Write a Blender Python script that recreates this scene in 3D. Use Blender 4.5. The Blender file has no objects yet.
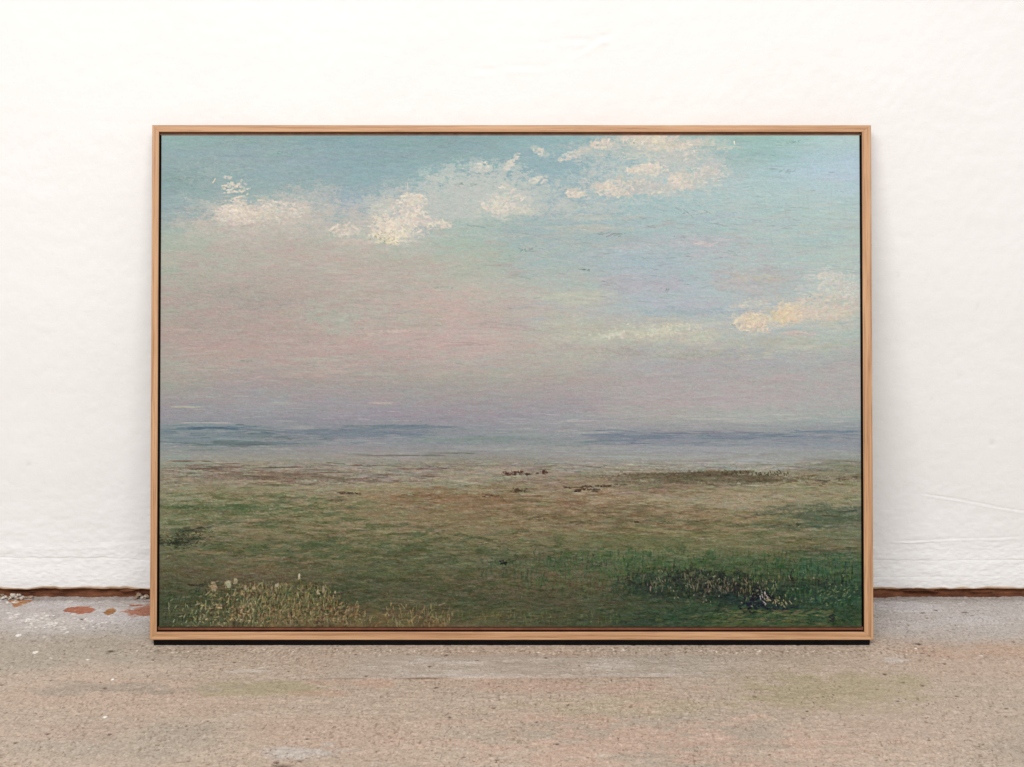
import bpy, math, random
import numpy as np

# ================================================================ camera
scene = bpy.context.scene
cam_data = bpy.data.cameras.new('camera')
cam = bpy.data.objects.new('camera', cam_data)
scene.collection.objects.link(cam)
cam.location = (0.0, -3.0, 1.11031)
cam.rotation_euler = (math.radians(90) - 0.208816, 0, 0)
cam_data.sensor_width = 36.0
cam_data.lens = 1457.46 / 1024 * 36
cam_data.clip_start = 0.05
cam_data.clip_end = 200
scene.camera = cam

# ================================================================ light
world = bpy.data.worlds.new('World')
scene.world = world
world.use_nodes = True
world.node_tree.nodes['Background'].inputs['Color'].default_value = (1.0, 0.995, 0.99, 1)
world.node_tree.nodes['Background'].inputs['Strength'].default_value = 0.41


def area_light(name, loc, target, sx, sy, power, colour):
    ld = bpy.data.lights.new(name, 'AREA')
    ld.shape = 'RECTANGLE'; ld.size = sx; ld.size_y = sy
    ld.energy = power; ld.color = colour
    o = bpy.data.objects.new(name, ld)
    scene.collection.objects.link(o)
    o.location = loc
    d = np.array(target) - np.array(loc)
    o.rotation_euler = (math.atan2(math.hypot(d[0], d[1]), -d[2]), 0, math.atan2(d[1], d[0]) - math.pi / 2)
    return o


area_light('softbox', (-0.45, -4.2, 3.95), (0.0, 0.0, 0.55), 5.0, 1.8, 312, (1.0, 0.99, 0.985))

scene.view_settings.view_transform = 'Standard'
scene.view_settings.look = 'None'
scene.view_settings.exposure = 0.0
scene.view_settings.gamma = 1.0

# ---------------------------------------------------------------- noise
def lattice_noise(X, Y, seed):
    """smooth value noise, about -1..1, at any coordinates"""
    tab = np.random.default_rng(seed).uniform(-1, 1, (256, 256)).astype(np.float32)
    xi = np.floor(X).astype(np.int64); yi = np.floor(Y).astype(np.int64)
    fx = (X - xi).astype(np.float32); fy = (Y - yi).astype(np.float32)
    fx = fx * fx * (3 - 2 * fx); fy = fy * fy * (3 - 2 * fy)
    x0 = xi & 255; x1 = (xi + 1) & 255; y0 = yi & 255; y1 = (yi + 1) & 255
    return ((tab[y0, x0] * (1 - fx) + tab[y0, x1] * fx) * (1 - fy) +
            (tab[y1, x0] * (1 - fx) + tab[y1, x1] * fx) * fy)


def fbm(X, Y, seed, octaves=4, gain=0.5):
    c, s = 0.8, 0.6
    v = 0; a = 1.0; tot = 0
    for o in range(octaves):
        v = v + a * lattice_noise(X, Y, seed * 31 + o)
        tot += a * 0.6; a *= gain
        if o > 1:
            X, Y = (X * c - Y * s) * 2.03 + 17.3, (X * s + Y * c) * 2.03 + 5.1
        else:
            X, Y = X * 2.03 + 17.3, Y * 2.03 + 5.1
    return v / tot


def stretched(X, Y, sx, sy, seed, octaves=4, gain=0.55):
    """fbm whose cells stay sx by sy at every octave"""
    v = 0; a = 1.0; tot = 0
    for o in range(octaves):
        k = 2.07 ** o
        v = v + a * lattice_noise(X / sx * k + 7.7 * o, Y / sy * k + 3.1 * o, seed * 37 + o)
        tot += a * 0.6; a *= gain
    return v / tot


def sstep(a, b, x):
    t = np.clip((x - a) / (b - a), 0, 1)
    return t * t * (3 - 2 * t)


# ---------------------------------------------------------------- the landscape on the canvas
PX0, PX1, PY0, PY1 = 159.0, 862.0, 134.5, 628.0     # painting extent in its own drawing units
COLS = [160, 260, 360, 460, 560, 660, 760, 862]
PAL = [
 (134, [(140,172,172),(138,166,168),(136,168,172),(140,170,174),(146,180,182),(150,180,180),(146,182,178),(164,196,198)]),
 (155, [(142,168,174),(142,166,174),(138,168,176),(142,172,176),(140,172,180),(146,178,182),(140,174,172),(160,188,196)]),
 (178, [(136,162,164),(142,168,174),(136,168,176),(146,176,180),(142,174,182),(148,180,182),(158,186,188),(164,192,204)]),
 (203, [(136,162,168),(146,170,172),(140,166,180),(152,176,178),(146,176,184),(150,182,184),(160,186,184),(164,190,188)]),
 (218, [(144,164,168),(172,176,172),(156,174,178),(160,180,176),(150,178,182),(152,182,184),(160,186,184),(164,188,184)]),
 (236, [(164,174,166),(182,176,170),(176,178,170),(164,180,174),(154,178,180),(156,180,182),(160,184,182),(166,188,182)]),
 (262, [(168,174,164),(178,170,164),(180,170,166),(172,178,170),(160,178,178),(156,176,186),(160,182,180),(166,188,182)]),
 (285, [(168,168,160),(174,164,160),(182,170,165),(184,176,170),(172,180,176),(158,176,186),(162,182,182),(166,186,180)]),
 (310, [(168,164,158),(172,162,157),(174,174,166),(188,172,168),(180,176,172),(166,176,182),(164,176,182),(170,188,182)]),
 (340, [(172,164,158),(174,164,158),(182,168,162),(188,172,168),(182,178,168),(184,184,172),(172,178,174),(172,182,174)]),
 (362, [(174,166,158),(176,164,158),(176,166,160),(184,172,166),(178,176,168),(174,170,170),(166,166,168),(168,168,166)]),
 (380, [(166,168,158),(168,162,160),(168,164,160),(170,168,160),(172,168,162),(166,162,166),(162,160,164),(166,164,168)]),
 (405, [(158,158,158),(160,160,164),(160,158,162),(158,156,160),(160,156,162),(164,160,162),(164,160,166),(160,162,166)]),
 (418, [(152,152,158),(150,152,158),(154,152,160),(156,154,160),(156,158,164),(162,162,162),(158,166,166),(152,164,166)]),
 (427, [(134,146,152),(130,142,150),(134,140,152),(138,144,154),(148,152,160),(152,158,162),(154,164,166),(144,156,164)]),
 (437, [(122,138,146),(116,130,136),(122,132,146),(126,138,148),(134,146,150),(118,128,148),(134,142,156),(134,146,158)]),
 (447, [(124,138,144),(118,130,134),(134,140,148),(134,140,148),(138,146,150),(138,144,156),(142,150,160),(138,150,160)]),
 (457, [(142,148,146),(138,140,138),(146,146,146),(136,138,136),(142,146,146),(148,152,154),(152,158,162),(142,150,150)]),
 (465, [(136,140,126),(136,134,120),(138,136,124),(132,128,114),(138,136,124),(148,148,140),(148,150,144),(128,132,118)]),
 (475, [(134,126,112),(128,120,106),(134,128,116),(138,132,118),(130,122,106),(122,116,98),(118,112,92),(112,110,90)]),
 (487, [(122,120,100),(126,120,98),(128,122,100),(126,122,100),(122,112,92),(104,94,74),(124,118,94),(118,116,90)]),
 (500, [(120,120,94),(114,112,86),(120,112,86),(124,112,86),(128,114,90),(134,124,98),(134,126,102),(118,118,90)]),
 (515, [(96,106,78),(104,108,78),(112,106,78),(124,110,84),(124,110,84),(120,108,82),(114,106,78),(84,94,74)]),
 (530, [(102,104,78),(112,106,80),(112,108,82),(114,104,76),(116,106,80),(116,108,78),(104,100,72),(84,92,70)]),
 (548, [(78,84,60),(96,98,70),(102,98,70),(100,100,72),(98,98,70),(94,100,68),(102,102,74),(92,96,70)]),
 (565, [(88,88,62),(100,94,68),(84,92,64),(86,92,64),(84,92,66),(76,94,62),(66,86,56),(62,86,62)]),
 (582, [(80,84,58),(86,82,58),(76,84,58),(84,86,60),(88,84,60),(66,80,56),(52,64,46),(44,74,54)]),
 (600, [(64,78,52),(84,82,54),(74,82,56),(78,82,56),(76,80,56),(52,72,50),(32,54,46),(36,68,54)]),
 (617, [(56,72,48),(86,84,54),(88,82,54),(86,84,56),(66,76,50),(38,64,44),(40,66,44),(42,68,50)]),
 (631, [(58,72,46),(84,80,52),(90,80,52),(92,86,58),(60,74,48),(36,62,44),(62,78,50),(54,70,48)]),
]


class Painting:
    def __init__(self, nx, ny, seed=4):
        self.nx, self.ny = nx, ny
        self.rng = np.random.default_rng(seed)
        xs = np.linspace(PX0, PX1, nx); ys = np.linspace(PY0, PY1, ny)
        self.X, self.Y = np.meshgrid(xs, ys)
        self.k = (nx - 1) / (PX1 - PX0); self.ky = (ny - 1) / (PY1 - PY0)
        self.rows = np.array([r for r, _ in PAL], float)
        g = np.array([c for _, c in PAL], float)
        cx = np.array(COLS, float)[None, :]; ry = self.rows[:, None]
        up = (ry <= 320) * 1.0; band = ((ry > 370) & (ry < 422)) * 1.0; hill = ((ry >= 422) & (ry < 460)) * 1.0
        rt = np.clip((cx - 520) / 200, 0, 1)
        cool = np.clip(g[..., 2] - g[..., 0], 0, None)
        g[..., 0] += up * (.27 * cool + 3 * rt) + band * 8 * rt + hill * 3
        g[..., 1] += up * (3 + 3 * rt) + band * (6 * rt - 2) - hill * 1
        g[..., 2] += up * (4 * rt - 1) + band * (4 * rt - 6) - hill * 4
        plain = np.clip((ry - 458) / 12, 0, 1) * np.clip((575 - ry) / 40, 0, 1)
        g += plain[..., None] * np.array([13, 11, 10])
        low = np.clip((ry - 540) / 30, 0, 1); g += low[..., None] * np.array([5, 0, 3])
        g += (up * (ry < 200) * (1 - rt))[..., None] * np.array([-6, -4, -3]) + (up * rt * (ry > 140))[..., None] * np.array([2, 3, 7])
        g += (band * rt + (ry > 330) * (ry < 372) * rt)[..., None] * np.array([3, 6, 7])
        mid_ = np.clip((ry - 466) / 12, 0, 1) * np.clip((558 - ry) / 16, 0, 1)
        g += (mid_ * (.6 + .7 * rt))[..., None] * np.array([9, 8, 8])
        hm = (hill * np.exp(-((ry - 437) / 12.) ** 2))[..., None] * .5
        g += (np.array([149, 154, 157.]) - g) * hm
        lf = np.clip((470 - cx) / 140, 0, 1); pk = np.exp(-((ry - 335) / 42.) ** 2)
        g += (lf * pk)[..., None] * np.array([-2, -7, -7])
        g += (np.exp(-((ry - 352) / 22.) ** 2) * np.exp(-((cx - 600) / 110.) ** 2))[..., None] * np.array([-9, -9, -7])
        g += (np.exp(-((ry - 140) / 26.) ** 2) * np.exp(-((cx - 440) / 130.) ** 2))[..., None] * np.array([-9, -8, -5])
        g += (np.exp(-((ry - 230) / 26.) ** 2) * np.exp(-((cx - 550) / 90.) ** 2))[..., None] * np.array([-7, -6, -4])
        g += (band * (1 - rt))[..., None] * np.array([-4, -3, 1])
        g += (np.exp(-((ry - 455) / 6.) ** 2) * np.ones_like(cx))[..., None] * np.array([6, 7, 6])
        lr = np.clip((cx - 600) / 120, 0, 1) * np.clip((ry - 570) / 20, 0, 1)
        g += lr[..., None] * np.array([7, 6, -1])
        edge_ = np.exp(-((cx - 660) / 30.) ** 2) * np.clip((ry - 575) / 20, 0, 1)
        g += edge_[..., None] * np.array([11, 5, 6])
        rs_ = up * rt * np.clip((ry - 190) / 30, 0, 1)
        mean_ = g.mean(-1, keepdims=True); g += (mean_ - g) * (rs_[..., None] * .18)
        self.grid = g
        self.bristle_h = (stretched(self.X, self.Y, 14, 1.1, 91, 2) * 0.5 + 0.5).astype(np.float32)
        self.bristle_v = (stretched(self.X, self.Y, 1.1, 9, 92, 2) * 0.5 + 0.5).astype(np.float32)
        self.grain = (fbm(self.X / 1.5, self.Y / 1.5, 93, 2) * 0.5 + 0.5).astype(np.float32)

    def base(self, x, y):
        cols = np.array(COLS, float)
        x = np.clip(x, cols[0], cols[-1]); y = np.clip(y, self.rows[0], self.rows[-1])
        j = np.clip(np.searchsorted(cols, x) - 1, 0, len(cols) - 2)
        i = np.clip(np.searchsorted(self.rows, y) - 1, 0, len(self.rows) - 2)
        fx = (x - cols[j]) / (cols[j + 1] - cols[j]); fy = (y - self.rows[i]) / (self.rows[i + 1] - self.rows[i])
        fx = fx * fx * (3 - 2 * fx); fx = fx[..., None]; fy = fy[..., None]
        g = self.grid
        return (g[i, j] * (1 - fx) + g[i, j + 1] * fx) * (1 - fy) + (g[i + 1, j] * (1 - fx) + g[i + 1, j + 1] * fx) * fy

    def dab(self, x, y, L, w, ang, col, alpha=0.7, mode='h', h=0.3, thr=0.35):
        """one brush mark: long axis L, width w, broken up by the bristles"""
        c, s = math.cos(ang), math.sin(ang)
        ex = (abs(c) * L + abs(s) * w) / 2 + 1; ey = (abs(s) * L + abs(c) * w) / 2 + 1
        i0 = int((x - ex - PX0) * self.k); i1 = int((x + ex - PX0) * self.k) + 2
        j0 = int((y - ey - PY0) * self.ky); j1 = int((y + ey - PY0) * self.ky) + 2
        i0 = max(i0, 0); j0 = max(j0, 0); i1 = min(i1, self.nx); j1 = min(j1, self.ny)
        if i1 <= i0 or j1 <= j0: return
        sl = (slice(j0, j1), slice(i0, i1))
        dx = self.X[sl] - x; dy = self.Y[sl] - y
        u = np.abs(dx * c + dy * s) / (L / 2); v = np.abs(-dx * s + dy * c) / (w / 2)
        m = np.clip((1 - u) * 3, 0, 1) * np.clip((1 - v * v) * 1.6, 0, 1)
        b = {'h': self.bristle_h, 'v': self.bristle_v, 'g': self.grain}[mode][sl]
        m = m * np.clip((b - thr) * 4 + m * 0.8, 0, 1) * alpha
        self.C[sl] += (np.asarray(col, np.float32) - self.C[sl]) * m[..., None]
        self.H[sl] += m * h

    def many(self, n, box, L, w, ang, jit, alpha, mode='h', h=0.2, off=(6, 3), colour=None, wmask=None, thr=0.35):
        r = self.rng
        xs = r.uniform(box[0], box[2], n); ys = r.uniform(box[1], box[3], n)
        if colour is None:
            cs = self.base(xs + r.normal(0, off[0], n), ys + r.normal(0, off[1], n))
        else:
            colour = np.asarray(colour, float).reshape(-1, 3)
            cs = colour[r.integers(0, len(colour), n)]
        cs = cs + r.normal(0, jit, (n, 1)) + r.normal(0, jit * 0.45, (n, 3))
        for i in range(n):
            if wmask is not None and r.random() > wmask(xs[i], ys[i]): continue
            l = r.uniform(*L)
            self.dab(xs[i], ys[i], l, r.uniform(*w), r.normal(ang[0], ang[1]), cs[i], alpha * r.uniform(.5, 1), mode, h * r.uniform(.4, 1.4), thr)

    def patch(self, cx, cy, rx, ry, col, dens=1.0, scale=(4, 2.5), seed=1, rough=0.9, h=0.6, rot=0.0, soft=0.5):
        """scumbled paint: an ellipse whose edge is eaten away by noise"""
        m_ = 1.6
        i0 = max(int((cx - rx * m_ - PX0) * self.k), 0); i1 = min(int((cx + rx * m_ - PX0) * self.k), self.nx)
        j0 = max(int((cy - max(ry, rx * abs(math.sin(rot))) * m_ - PY0) * self.ky), 0)
        j1 = min(int((cy + max(ry, rx * abs(math.sin(rot))) * m_ - PY0) * self.ky), self.ny)
        if i1 <= i0 or j1 <= j0: return
        sl = (slice(j0, j1), slice(i0, i1)); X = self.X[sl]; Y = self.Y[sl]
        c, s = math.cos(rot), math.sin(rot)
        u = ((X - cx) * c + (Y - cy) * s) / rx; v = (-(X - cx) * s + (Y - cy) * c) / ry
        d = 1 - np.sqrt(u * u + v * v)
        n = stretched(X, Y, scale[0] * 3, scale[1] * 3, seed, 4, 0.75)
        soft = soft * 1.25
        fine = stretched(X, Y, 2.3, 1.7, seed + 90, 3, .8) * 1.7
        m = sstep(-.12, soft, d + n * rough * .85 + fine * .32) * dens * sstep(-0.5, 0.15, d)
        t = stretched(X, Y, scale[0], scale[1], seed + 50, 3, 0.7)
        self.C[sl] += (np.asarray(col, np.float32) + (t * 9)[..., None] - self.C[sl]) * m[..., None]
        self.H[sl] += m * h * (0.6 + 0.6 * t)

    def paint(self):
        X, Y, r = self.X, self.Y, self.rng
        wx = stretched(X, Y, 90, 22, 11, 4) ; wy = stretched(X, Y, 80, 14, 12, 5, .6)
        amp = np.where(Y < 415, 9, 2.2)
        self.C = self.base(X + wx * 22, Y + wy * amp).astype(np.float32)
        self.H = np.zeros_like(self.C[..., 0])
        sky = 1 - sstep(412, 424, Y)
        # broken warm / cool colour in the sky
        m = stretched(X, Y, 55, 13, 21, 5, .62)
        low = sstep(225, 270, Y) * (1 - sstep(375, 395, Y)) * (1 - .65 * sstep(480, 620, X))
        self.C += (np.array([4, -2.2, -2]) * (m * sky * (0.25 + 0.75 * low))[..., None])
        m2 = stretched(X, Y, 26, 7, 22, 5, .65)
        self.C += (np.array([-3, .8, 2.6]) * (m2 * sky)[..., None])
        # lilac and pink veils
        m3 = sstep(.1, .9, stretched(X, Y, 70, 9, 23, 5, .6)) * sky
        self.C += (np.array([190, 176, 180]) - self.C) * (m3 * .16 * sstep(500, 600, X) * sstep(190, 260, Y))[..., None]
        # cloud masses blocked in: lumps of lighter paint dragged over the blue
        def mass(cx, cy, rx, ry, col, amt, sc, seed, lo=-.15, hi=.55, rot=0.):
            c_, s_ = math.cos(rot), math.sin(rot)
            u = ((X - cx) * c_ + (Y - cy) * s_) / rx; v = (-(X - cx) * s_ + (Y - cy) * c_) / ry
            d = 1 - (u * u + v * v)
            n = stretched(X, Y, sc * 1.5, sc, seed, 5, .72) + .55 * stretched(X, Y, 2.6, 1.8, seed + 7, 3, .8)
            m = sstep(lo, hi, n * .9 + d * .55) * sstep(-.35, .5, d) * amt
            self.C += (np.array(col, np.float32) - self.C) * m[..., None]
        mass(262, 216, 96, 24, (192, 186, 177), .85, 7, 301, .0, .8)
        mass(254, 214, 52, 16, (212, 203, 190), .85, 6, 326, -.05, .6)
        mass(310, 205, 60, 20, (180, 184, 182), .6, 5, 302, .1, .8)
        mass(215, 178, 46, 26, (166, 178, 176), .5, 5, 303, .1, .9)
        mass(405, 215, 58, 38, (192, 193, 186), .7, 8, 304, -.1, .7)
        mass(402, 219, 38, 28, (216, 208, 194), .9, 7, 325, -.1, .5)
        mass(478, 195, 64, 34, (184, 192, 188), .75, 6, 305, .0, .8)
        mass(500, 203, 36, 22, (210, 207, 195), .9, 6, 306, .0, .7)
        mass(560, 196, 60, 26, (178, 188, 186), .5, 6, 307, .15, .9)
        mass(660, 148, 82, 20, (206, 203, 190), .9, 6, 308, -.05, .6)
        mass(636, 184, 62, 20, (204, 202, 192), .85, 5, 309, -.05, .6)
        mass(694, 176, 46, 22, (208, 206, 198), .85, 6, 310, -.05, .6)
        mass(590, 150, 46, 14, (190, 192, 184), .6, 5, 311, .15, .8)
        mass(555, 232, 90, 24, (180, 184, 178), .5, 8, 312, .1, .9)
        mass(770, 285, 74, 26, (182, 183, 181), .6, 10, 313, .0, .8)
        mass(836, 296, 42, 32, (206, 208, 200), .95, 6, 314, -.2, .5)
        mass(770, 318, 48, 20, (214, 206, 190), .85, 6, 324, -.1, .6)
        mass(800, 318, 90, 24, (200, 196, 184), .7, 7, 315, .0, .7)
        mass(668, 330, 76, 16, (198, 198, 182), .75, 5, 316, .0, .7)
        mass(590, 345, 80, 26, (184, 182, 170), .5, 9, 317, .0, .9)
        mass(760, 350, 110, 18, (184, 184, 172), .6, 8, 318, .0, .8)
        mass(250, 305, 100, 34, (164, 157, 151), .6, 6, 319, .1, .9)
        mass(290, 300, 190, 70, (180, 165, 159), .5, 16, 331, -.3, .8); mass(430, 325, 120, 46, (187, 172, 165), .45, 14, 332, -.2, .8); mass(250, 265, 120, 22, (180, 174, 167), .5, 10, 333, -.1, .8)
        # brush marks
        top = (PX0, 134, PX1, 232)
        self.many(2600, top, (8, 34), (1.5, 4.5), (0, .12), 4, .45, off=(10, 4))
        self.many(3600, (PX0, 215, PX1, 420), (8, 40), (1.5, 5), (-.03, .10), 3.4, .42, off=(14, 5))
        self.many(900, (PX0, 225, 560, 385), (10, 36), (1.5, 4), (-.04, .14), 2, .30, colour=[(192,172,166),(188,166,162),(172,178,168),(166,176,168)], thr=.5)
        self.many(700, (520, 200, PX1, 350), (8, 34), (1.2, 3.6), (-.05, .14), 3, .30, colour=[(176,184,184),(178,175,177),(156,176,184),(186,188,178)], thr=.5)
        self.many(260, (620, 140, PX1, 300), (10, 30), (1, 2.2), (1.5, .1), 3, .16, mode='v', colour=[(176,196,196),(150,180,176)])
        self.many(420, (PX0, 140, PX1, 300), (26, 80), (4, 9), (-.03, .10), 5, .34, off=(26, 6), thr=.45)
        self.many(420, (PX0, 250, PX1, 420), (30, 90), (4, 10), (-.04, .08), 5, .36, off=(30, 8), thr=.45)
        self.many(150, (PX0, 240, 540, 380), (20, 70), (4, 9), (-.05, .10), 3, .42, colour=[(186,170,163),(180,162,156),(176,174,164),(168,158,154)], thr=.45)
        self.many(120, (520, 210, PX1, 340), (20, 70), (3, 8), (-.05, .12), 4, .36, colour=[(176,186,184),(182,180,178),(162,178,184),(186,188,180)], thr=.45)
        # dry dark scratches
        for (x0, y0, x1, y1, n) in [(160,136,862,215,150),(640,190,800,260,90),(500,220,720,300,110),(160,290,560,390,60),(600,265,700,305,50)]:
            self.many(n, (x0, y0, x1, y1), (4, 16), (.7, 1.5), (.06, .16), 6, .26, colour=[(122,140,140),(122,136,130),(128,132,128)], thr=.5, h=.1)
        for (x, y, rx, ry_, c, q) in [(470,205,75,26,(182,190,186),.5),(600,185,60,22,(178,190,188),.35),(680,165,80,28,(186,192,188),.45),(255,225,95,24,(186,180,172),.55),(400,225,70,34,(186,186,178),.45),
                                   (515,205,34,16,(196,196,186),.55),(660,150,60,14,(192,192,182),.5),(300,205,50,16,(184,184,178),.4),(690,178,50,16,(192,194,188),.5),(800,320,90,30,(190,190,180),.5),(835,290,34,26,(188,194,188),.5),(650,335,90,22,(186,186,174),.55)]:
            self.patch(x, y, rx, ry_, c, q, (8, 4), int(x + y), .9, .2, soft=1.1)
        for (x, y, L, a, c, al) in [(468,185,26,.08,(96,116,116),.9),(461,184,10,.12,(84,98,96),.9),(613,234,22,-.12,(112,128,120),.7),(586,270,12,.15,(104,110,100),.7),
                                 (530,249,30,-.04,(118,136,142),.7),(690,212,36,.14,(118,132,132),.6),(740,325,14,.03,(86,110,124),.8),(640,140,7,.1,(78,130,128),.9),(637,143,5,0,(70,118,118),.9),
                                 (684,237,12,.5,(120,140,138),.7),(670,290,12,-.9,(110,128,130),.7),(812,297,8,.1,(104,160,166),.9),(278,152,14,.05,(112,146,146),.7),(372,450,0.1,0,(0,0,0),0),
                                 (790,171,14,-.5,(122,150,148),.6),(795,142,24,-.1,(120,154,148),.6),(182,178,34,.05,(124,148,142),.5),(480,226,24,.1,(132,158,162),.6),(660,375,.1,0,(0,0,0),0),
                                 (440,288,22,.1,(146,150,142),.5),(243,362,16,-.05,(128,146,136),.7),(610,282,16,.1,(132,140,140),.6),(726,252,30,.08,(136,156,156),.5)]:
            if al: 
                for q in range(7): self.dab(x + r.normal(0, L * .3), y + r.normal(0, .8), L * r.uniform(.2, .6), 1.4, a + r.normal(0, .25), np.array(c) + r.normal(0, 5, 3), al * .5, 'g', -.2, .42)
        # ------------ clouds
        cream, warm, pale, pinkc = (222, 214, 198), (224, 206, 188), (196, 196, 186), (206, 190, 182)
        self.patch(262, 222, 66, 20, (192, 184, 174), .7, (9, 4), 31, .8, .2)
        self.patch(238, 213, 24, 11, (212, 202, 188), .9, (4, 2.4), 32, .7)
        self.patch(232, 210, 10, 6, (226, 214, 198), .95, (3, 2), 33, .6)
        self.patch(280, 212, 30, 10, (208, 198, 184), .85, (4, 2.4), 34, .9)
        self.patch(284, 203, 26, 8, (198, 192, 182), .6, (2.6, 2), 35, 1.3)
        self.patch(310, 197, 34, 16, (186, 184, 178), .45, (3, 2.4), 36, 1.3)
        self.patch(200, 204, 20, 7, (180, 184, 180), .5, (4, 1.6), 37, 1.2, rot=.35)
        for i in range(34):
            t = r.random()
            self.dab(226 + t * 18 + r.normal(0, 6), 181 + t * 24 + r.normal(0, 2.6), r.uniform(3, 8), r.uniform(1.2, 2.4), r.normal(.02, .3), (208 + r.normal(0, 6), 202, 186), .9, 'g', .8, .3)
        self.dab(226, 177, 10, 4, .15, (202, 196, 188), .8, 'g', .6)
        self.patch(343, 231, 18, 7, (206, 196, 184), .85, (4, 2.4), 38, .8)
        self.patch(352, 242, 20, 4, (196, 182, 174), .6, (7, 2), 39, .9)
        # the big cumulus
        self.patch(398, 216, 44, 30, (186, 190, 184), .5, (6, 4), 40, .8, .2)
        self.patch(390, 228, 22, 17, (222, 212, 194), 1, (4, 3), 41, .55, 1)
        self.patch(408, 216, 16, 20, (218, 206, 192), 1, (4, 3), 42, .7, 1, rot=-.5)
        self.patch(416, 200, 13, 8, (220, 212, 194), .95, (4, 2.4), 43, .6, .9)
        self.patch(388, 236, 18, 8, (216, 208, 182), .8, (2.6, 1.8), 44, .9, 1.1)
        self.patch(424, 222, 14, 12, (208, 198, 190), .8, (3, 2), 45, 1.1, .8)
        self.patch(378, 210, 11, 6, (196, 196, 186), .8, (4, 2.4), 46, .8)
        self.patch(435, 199, 14, 8, (186, 190, 184), .6, (3, 2), 47, 1.1)
        self.dab(399, 214, 14, 5, .9, (160, 176, 176), .6, 'g', -.2, .4)
        self.patch(422, 232, 10, 6, (158, 172, 172), .6, (2.4, 2), 48, 1.1)
        for i in range(26):
            self.dab(384 + r.normal(0, 7), 236 + r.normal(0, 4), 2.4, 1.2, r.uniform(-1, 1), (172, 164, 132), .7, 'g', -.2, .1)
        self.patch(443, 224, 9, 5, (208, 198, 186), .9, (3, 2), 49, .6)
        self.dab(407, 186, 9, 1.4, 1.5, (196, 196, 190), .8, 'g', .6, .1)
        # middle cloud
        self.patch(470, 196, 60, 22, (176, 188, 184), .6, (9, 4), 50, .9, .2)
        self.patch(498, 204, 20, 9, (212, 206, 190), .95, (4, 2.4), 51, .7, .8)
        self.patch(508, 210, 30, 6, (200, 198, 182), .7, (7, 2), 52, 1.0)
        self.patch(515, 191, 20, 3.5, (208, 202, 192), .8, (2.6, 1.6), 53, 1.1, rot=.5)
        self.patch(510, 163, 14, 3.5, (206, 202, 190), .8, (2.6, 1.6), 54, 1.1, rot=-.8)
        self.patch(484, 168, 10, 4, (196, 198, 188), .7, (2.4, 3), 55, 1.2)
        self.patch(466, 165, 16, 4, (178, 192, 186), .4, (4, 2), 56, 1.1)
        self.patch(437, 176, 12, 4, (186, 190, 186), .5, (4, 2), 57, 1.1)
        self.patch(422, 172, 8, 4, (176, 192, 188), .6, (2, 3), 58, 1.2)
        self.patch(536, 180, 12, 3, (196, 198, 190), .7, (4, 2), 59, 1.0, rot=-.4)
        self.patch(576, 193, 13, 4, (210, 202, 188), .85, (4, 1.6), 60, .9, rot=.3)
        self.patch(570, 205, 14, 7, (182, 190, 184), .6, (3, 3), 61, 1.3)
        self.patch(590, 217, 40, 4, (188, 190, 182), .6, (11, 2), 62, 1.0)
        self.patch(595, 228, 44, 4, (184, 188, 178), .6, (11, 2), 63, 1.0)
        self.patch(480, 236, 60, 4, (176, 186, 182), .5, (11, 2), 64, 1.0)
        # upper right clouds
        self.patch(540, 151, 10, 4.5, (190, 194, 186), .6, (3, 2), 65, .8, rot=.5)
        self.patch(574, 154, 18, 4, (196, 194, 184), .75, (4, 2), 66, .9, rot=-.3)
        self.patch(588, 147, 9, 4, (192, 190, 180), .7, (3, 2), 67, .9)
        self.patch(605, 142, 13, 5, (204, 196, 184), .85, (4, 2.4), 68, .7)
        self.patch(598, 158, 4, 7, (182, 188, 182), .6, (2, 4), 69, 1)
        self.patch(640, 137, 22, 4, (206, 202, 186), .8, (4, 2), 70, .8)
        self.patch(668, 143, 40, 8, (208, 200, 182), .8, (7, 2.6), 71, .8, .5)
        self.patch(660, 139, 14, 5, (220, 212, 186), .9, (4, 2), 72, .6)
        self.patch(702, 141, 22, 5, (200, 196, 184), .7, (5, 2), 73, .9)
        self.patch(676, 156, 32, 9, (186, 190, 184), .65, (6, 2.6), 74, .9)
        self.patch(652, 168, 18, 6, (214, 208, 190), .9, (2.6, 2), 75, 1.0, .9)
        self.patch(633, 170, 7, 3, (216, 206, 192), .95, (2.6, 2), 76, .8, .9)
        self.patch(620, 177, 7, 2.4, (198, 194, 180), .7, (3, 2), 77, .9)
        self.patch(616, 189, 22, 8, (208, 198, 186), .9, (3, 2.2), 78, .9, .8)
        self.patch(648, 187, 26, 8, (188, 186, 182), .7, (5, 2.6), 79, .9)
        self.patch(682, 182, 13, 9, (208, 204, 192), .92, (3, 2.4), 80, .6, .8)
        self.patch(702, 175, 22, 10, (196, 194, 188), .7, (3, 2.4), 81, 1.1, .6, rot=-.4)
        self.patch(714, 166, 8, 8, (190, 188, 188), .6, (2.4, 2.4), 82, 1.1)
        self.patch(596, 204, 14, 6, (176, 190, 186), .5, (2, 3), 83, 1.2)
        self.dab(736, 142, 5, 1.2, 1.4, (226, 226, 208), .95, 'g', .9, .1)
        mass(480, 186, 70, 30, (190, 195, 190), .7, 5, 341, -.1, .6); mass(530, 196, 50, 24, (188, 194, 188), .6, 4, 342, .0, .7); mass(440, 205, 50, 26, (186, 191, 186), .6, 5, 343, .0, .7)
        mass(330, 222, 60, 18, (190, 184, 176), .6, 5, 344, .0, .7); mass(650, 165, 90, 40, (188, 194, 190), .6, 5, 345, .0, .8); mass(600, 208, 70, 14, (184, 192, 188), .6, 5, 346, .1, .8)
        mass(720, 200, 60, 16, (180, 194, 192), .5, 5, 347, .1, .8); mass(720, 250, 70, 14, (184, 186, 188), .5, 6, 348, .1, .8)
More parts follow.
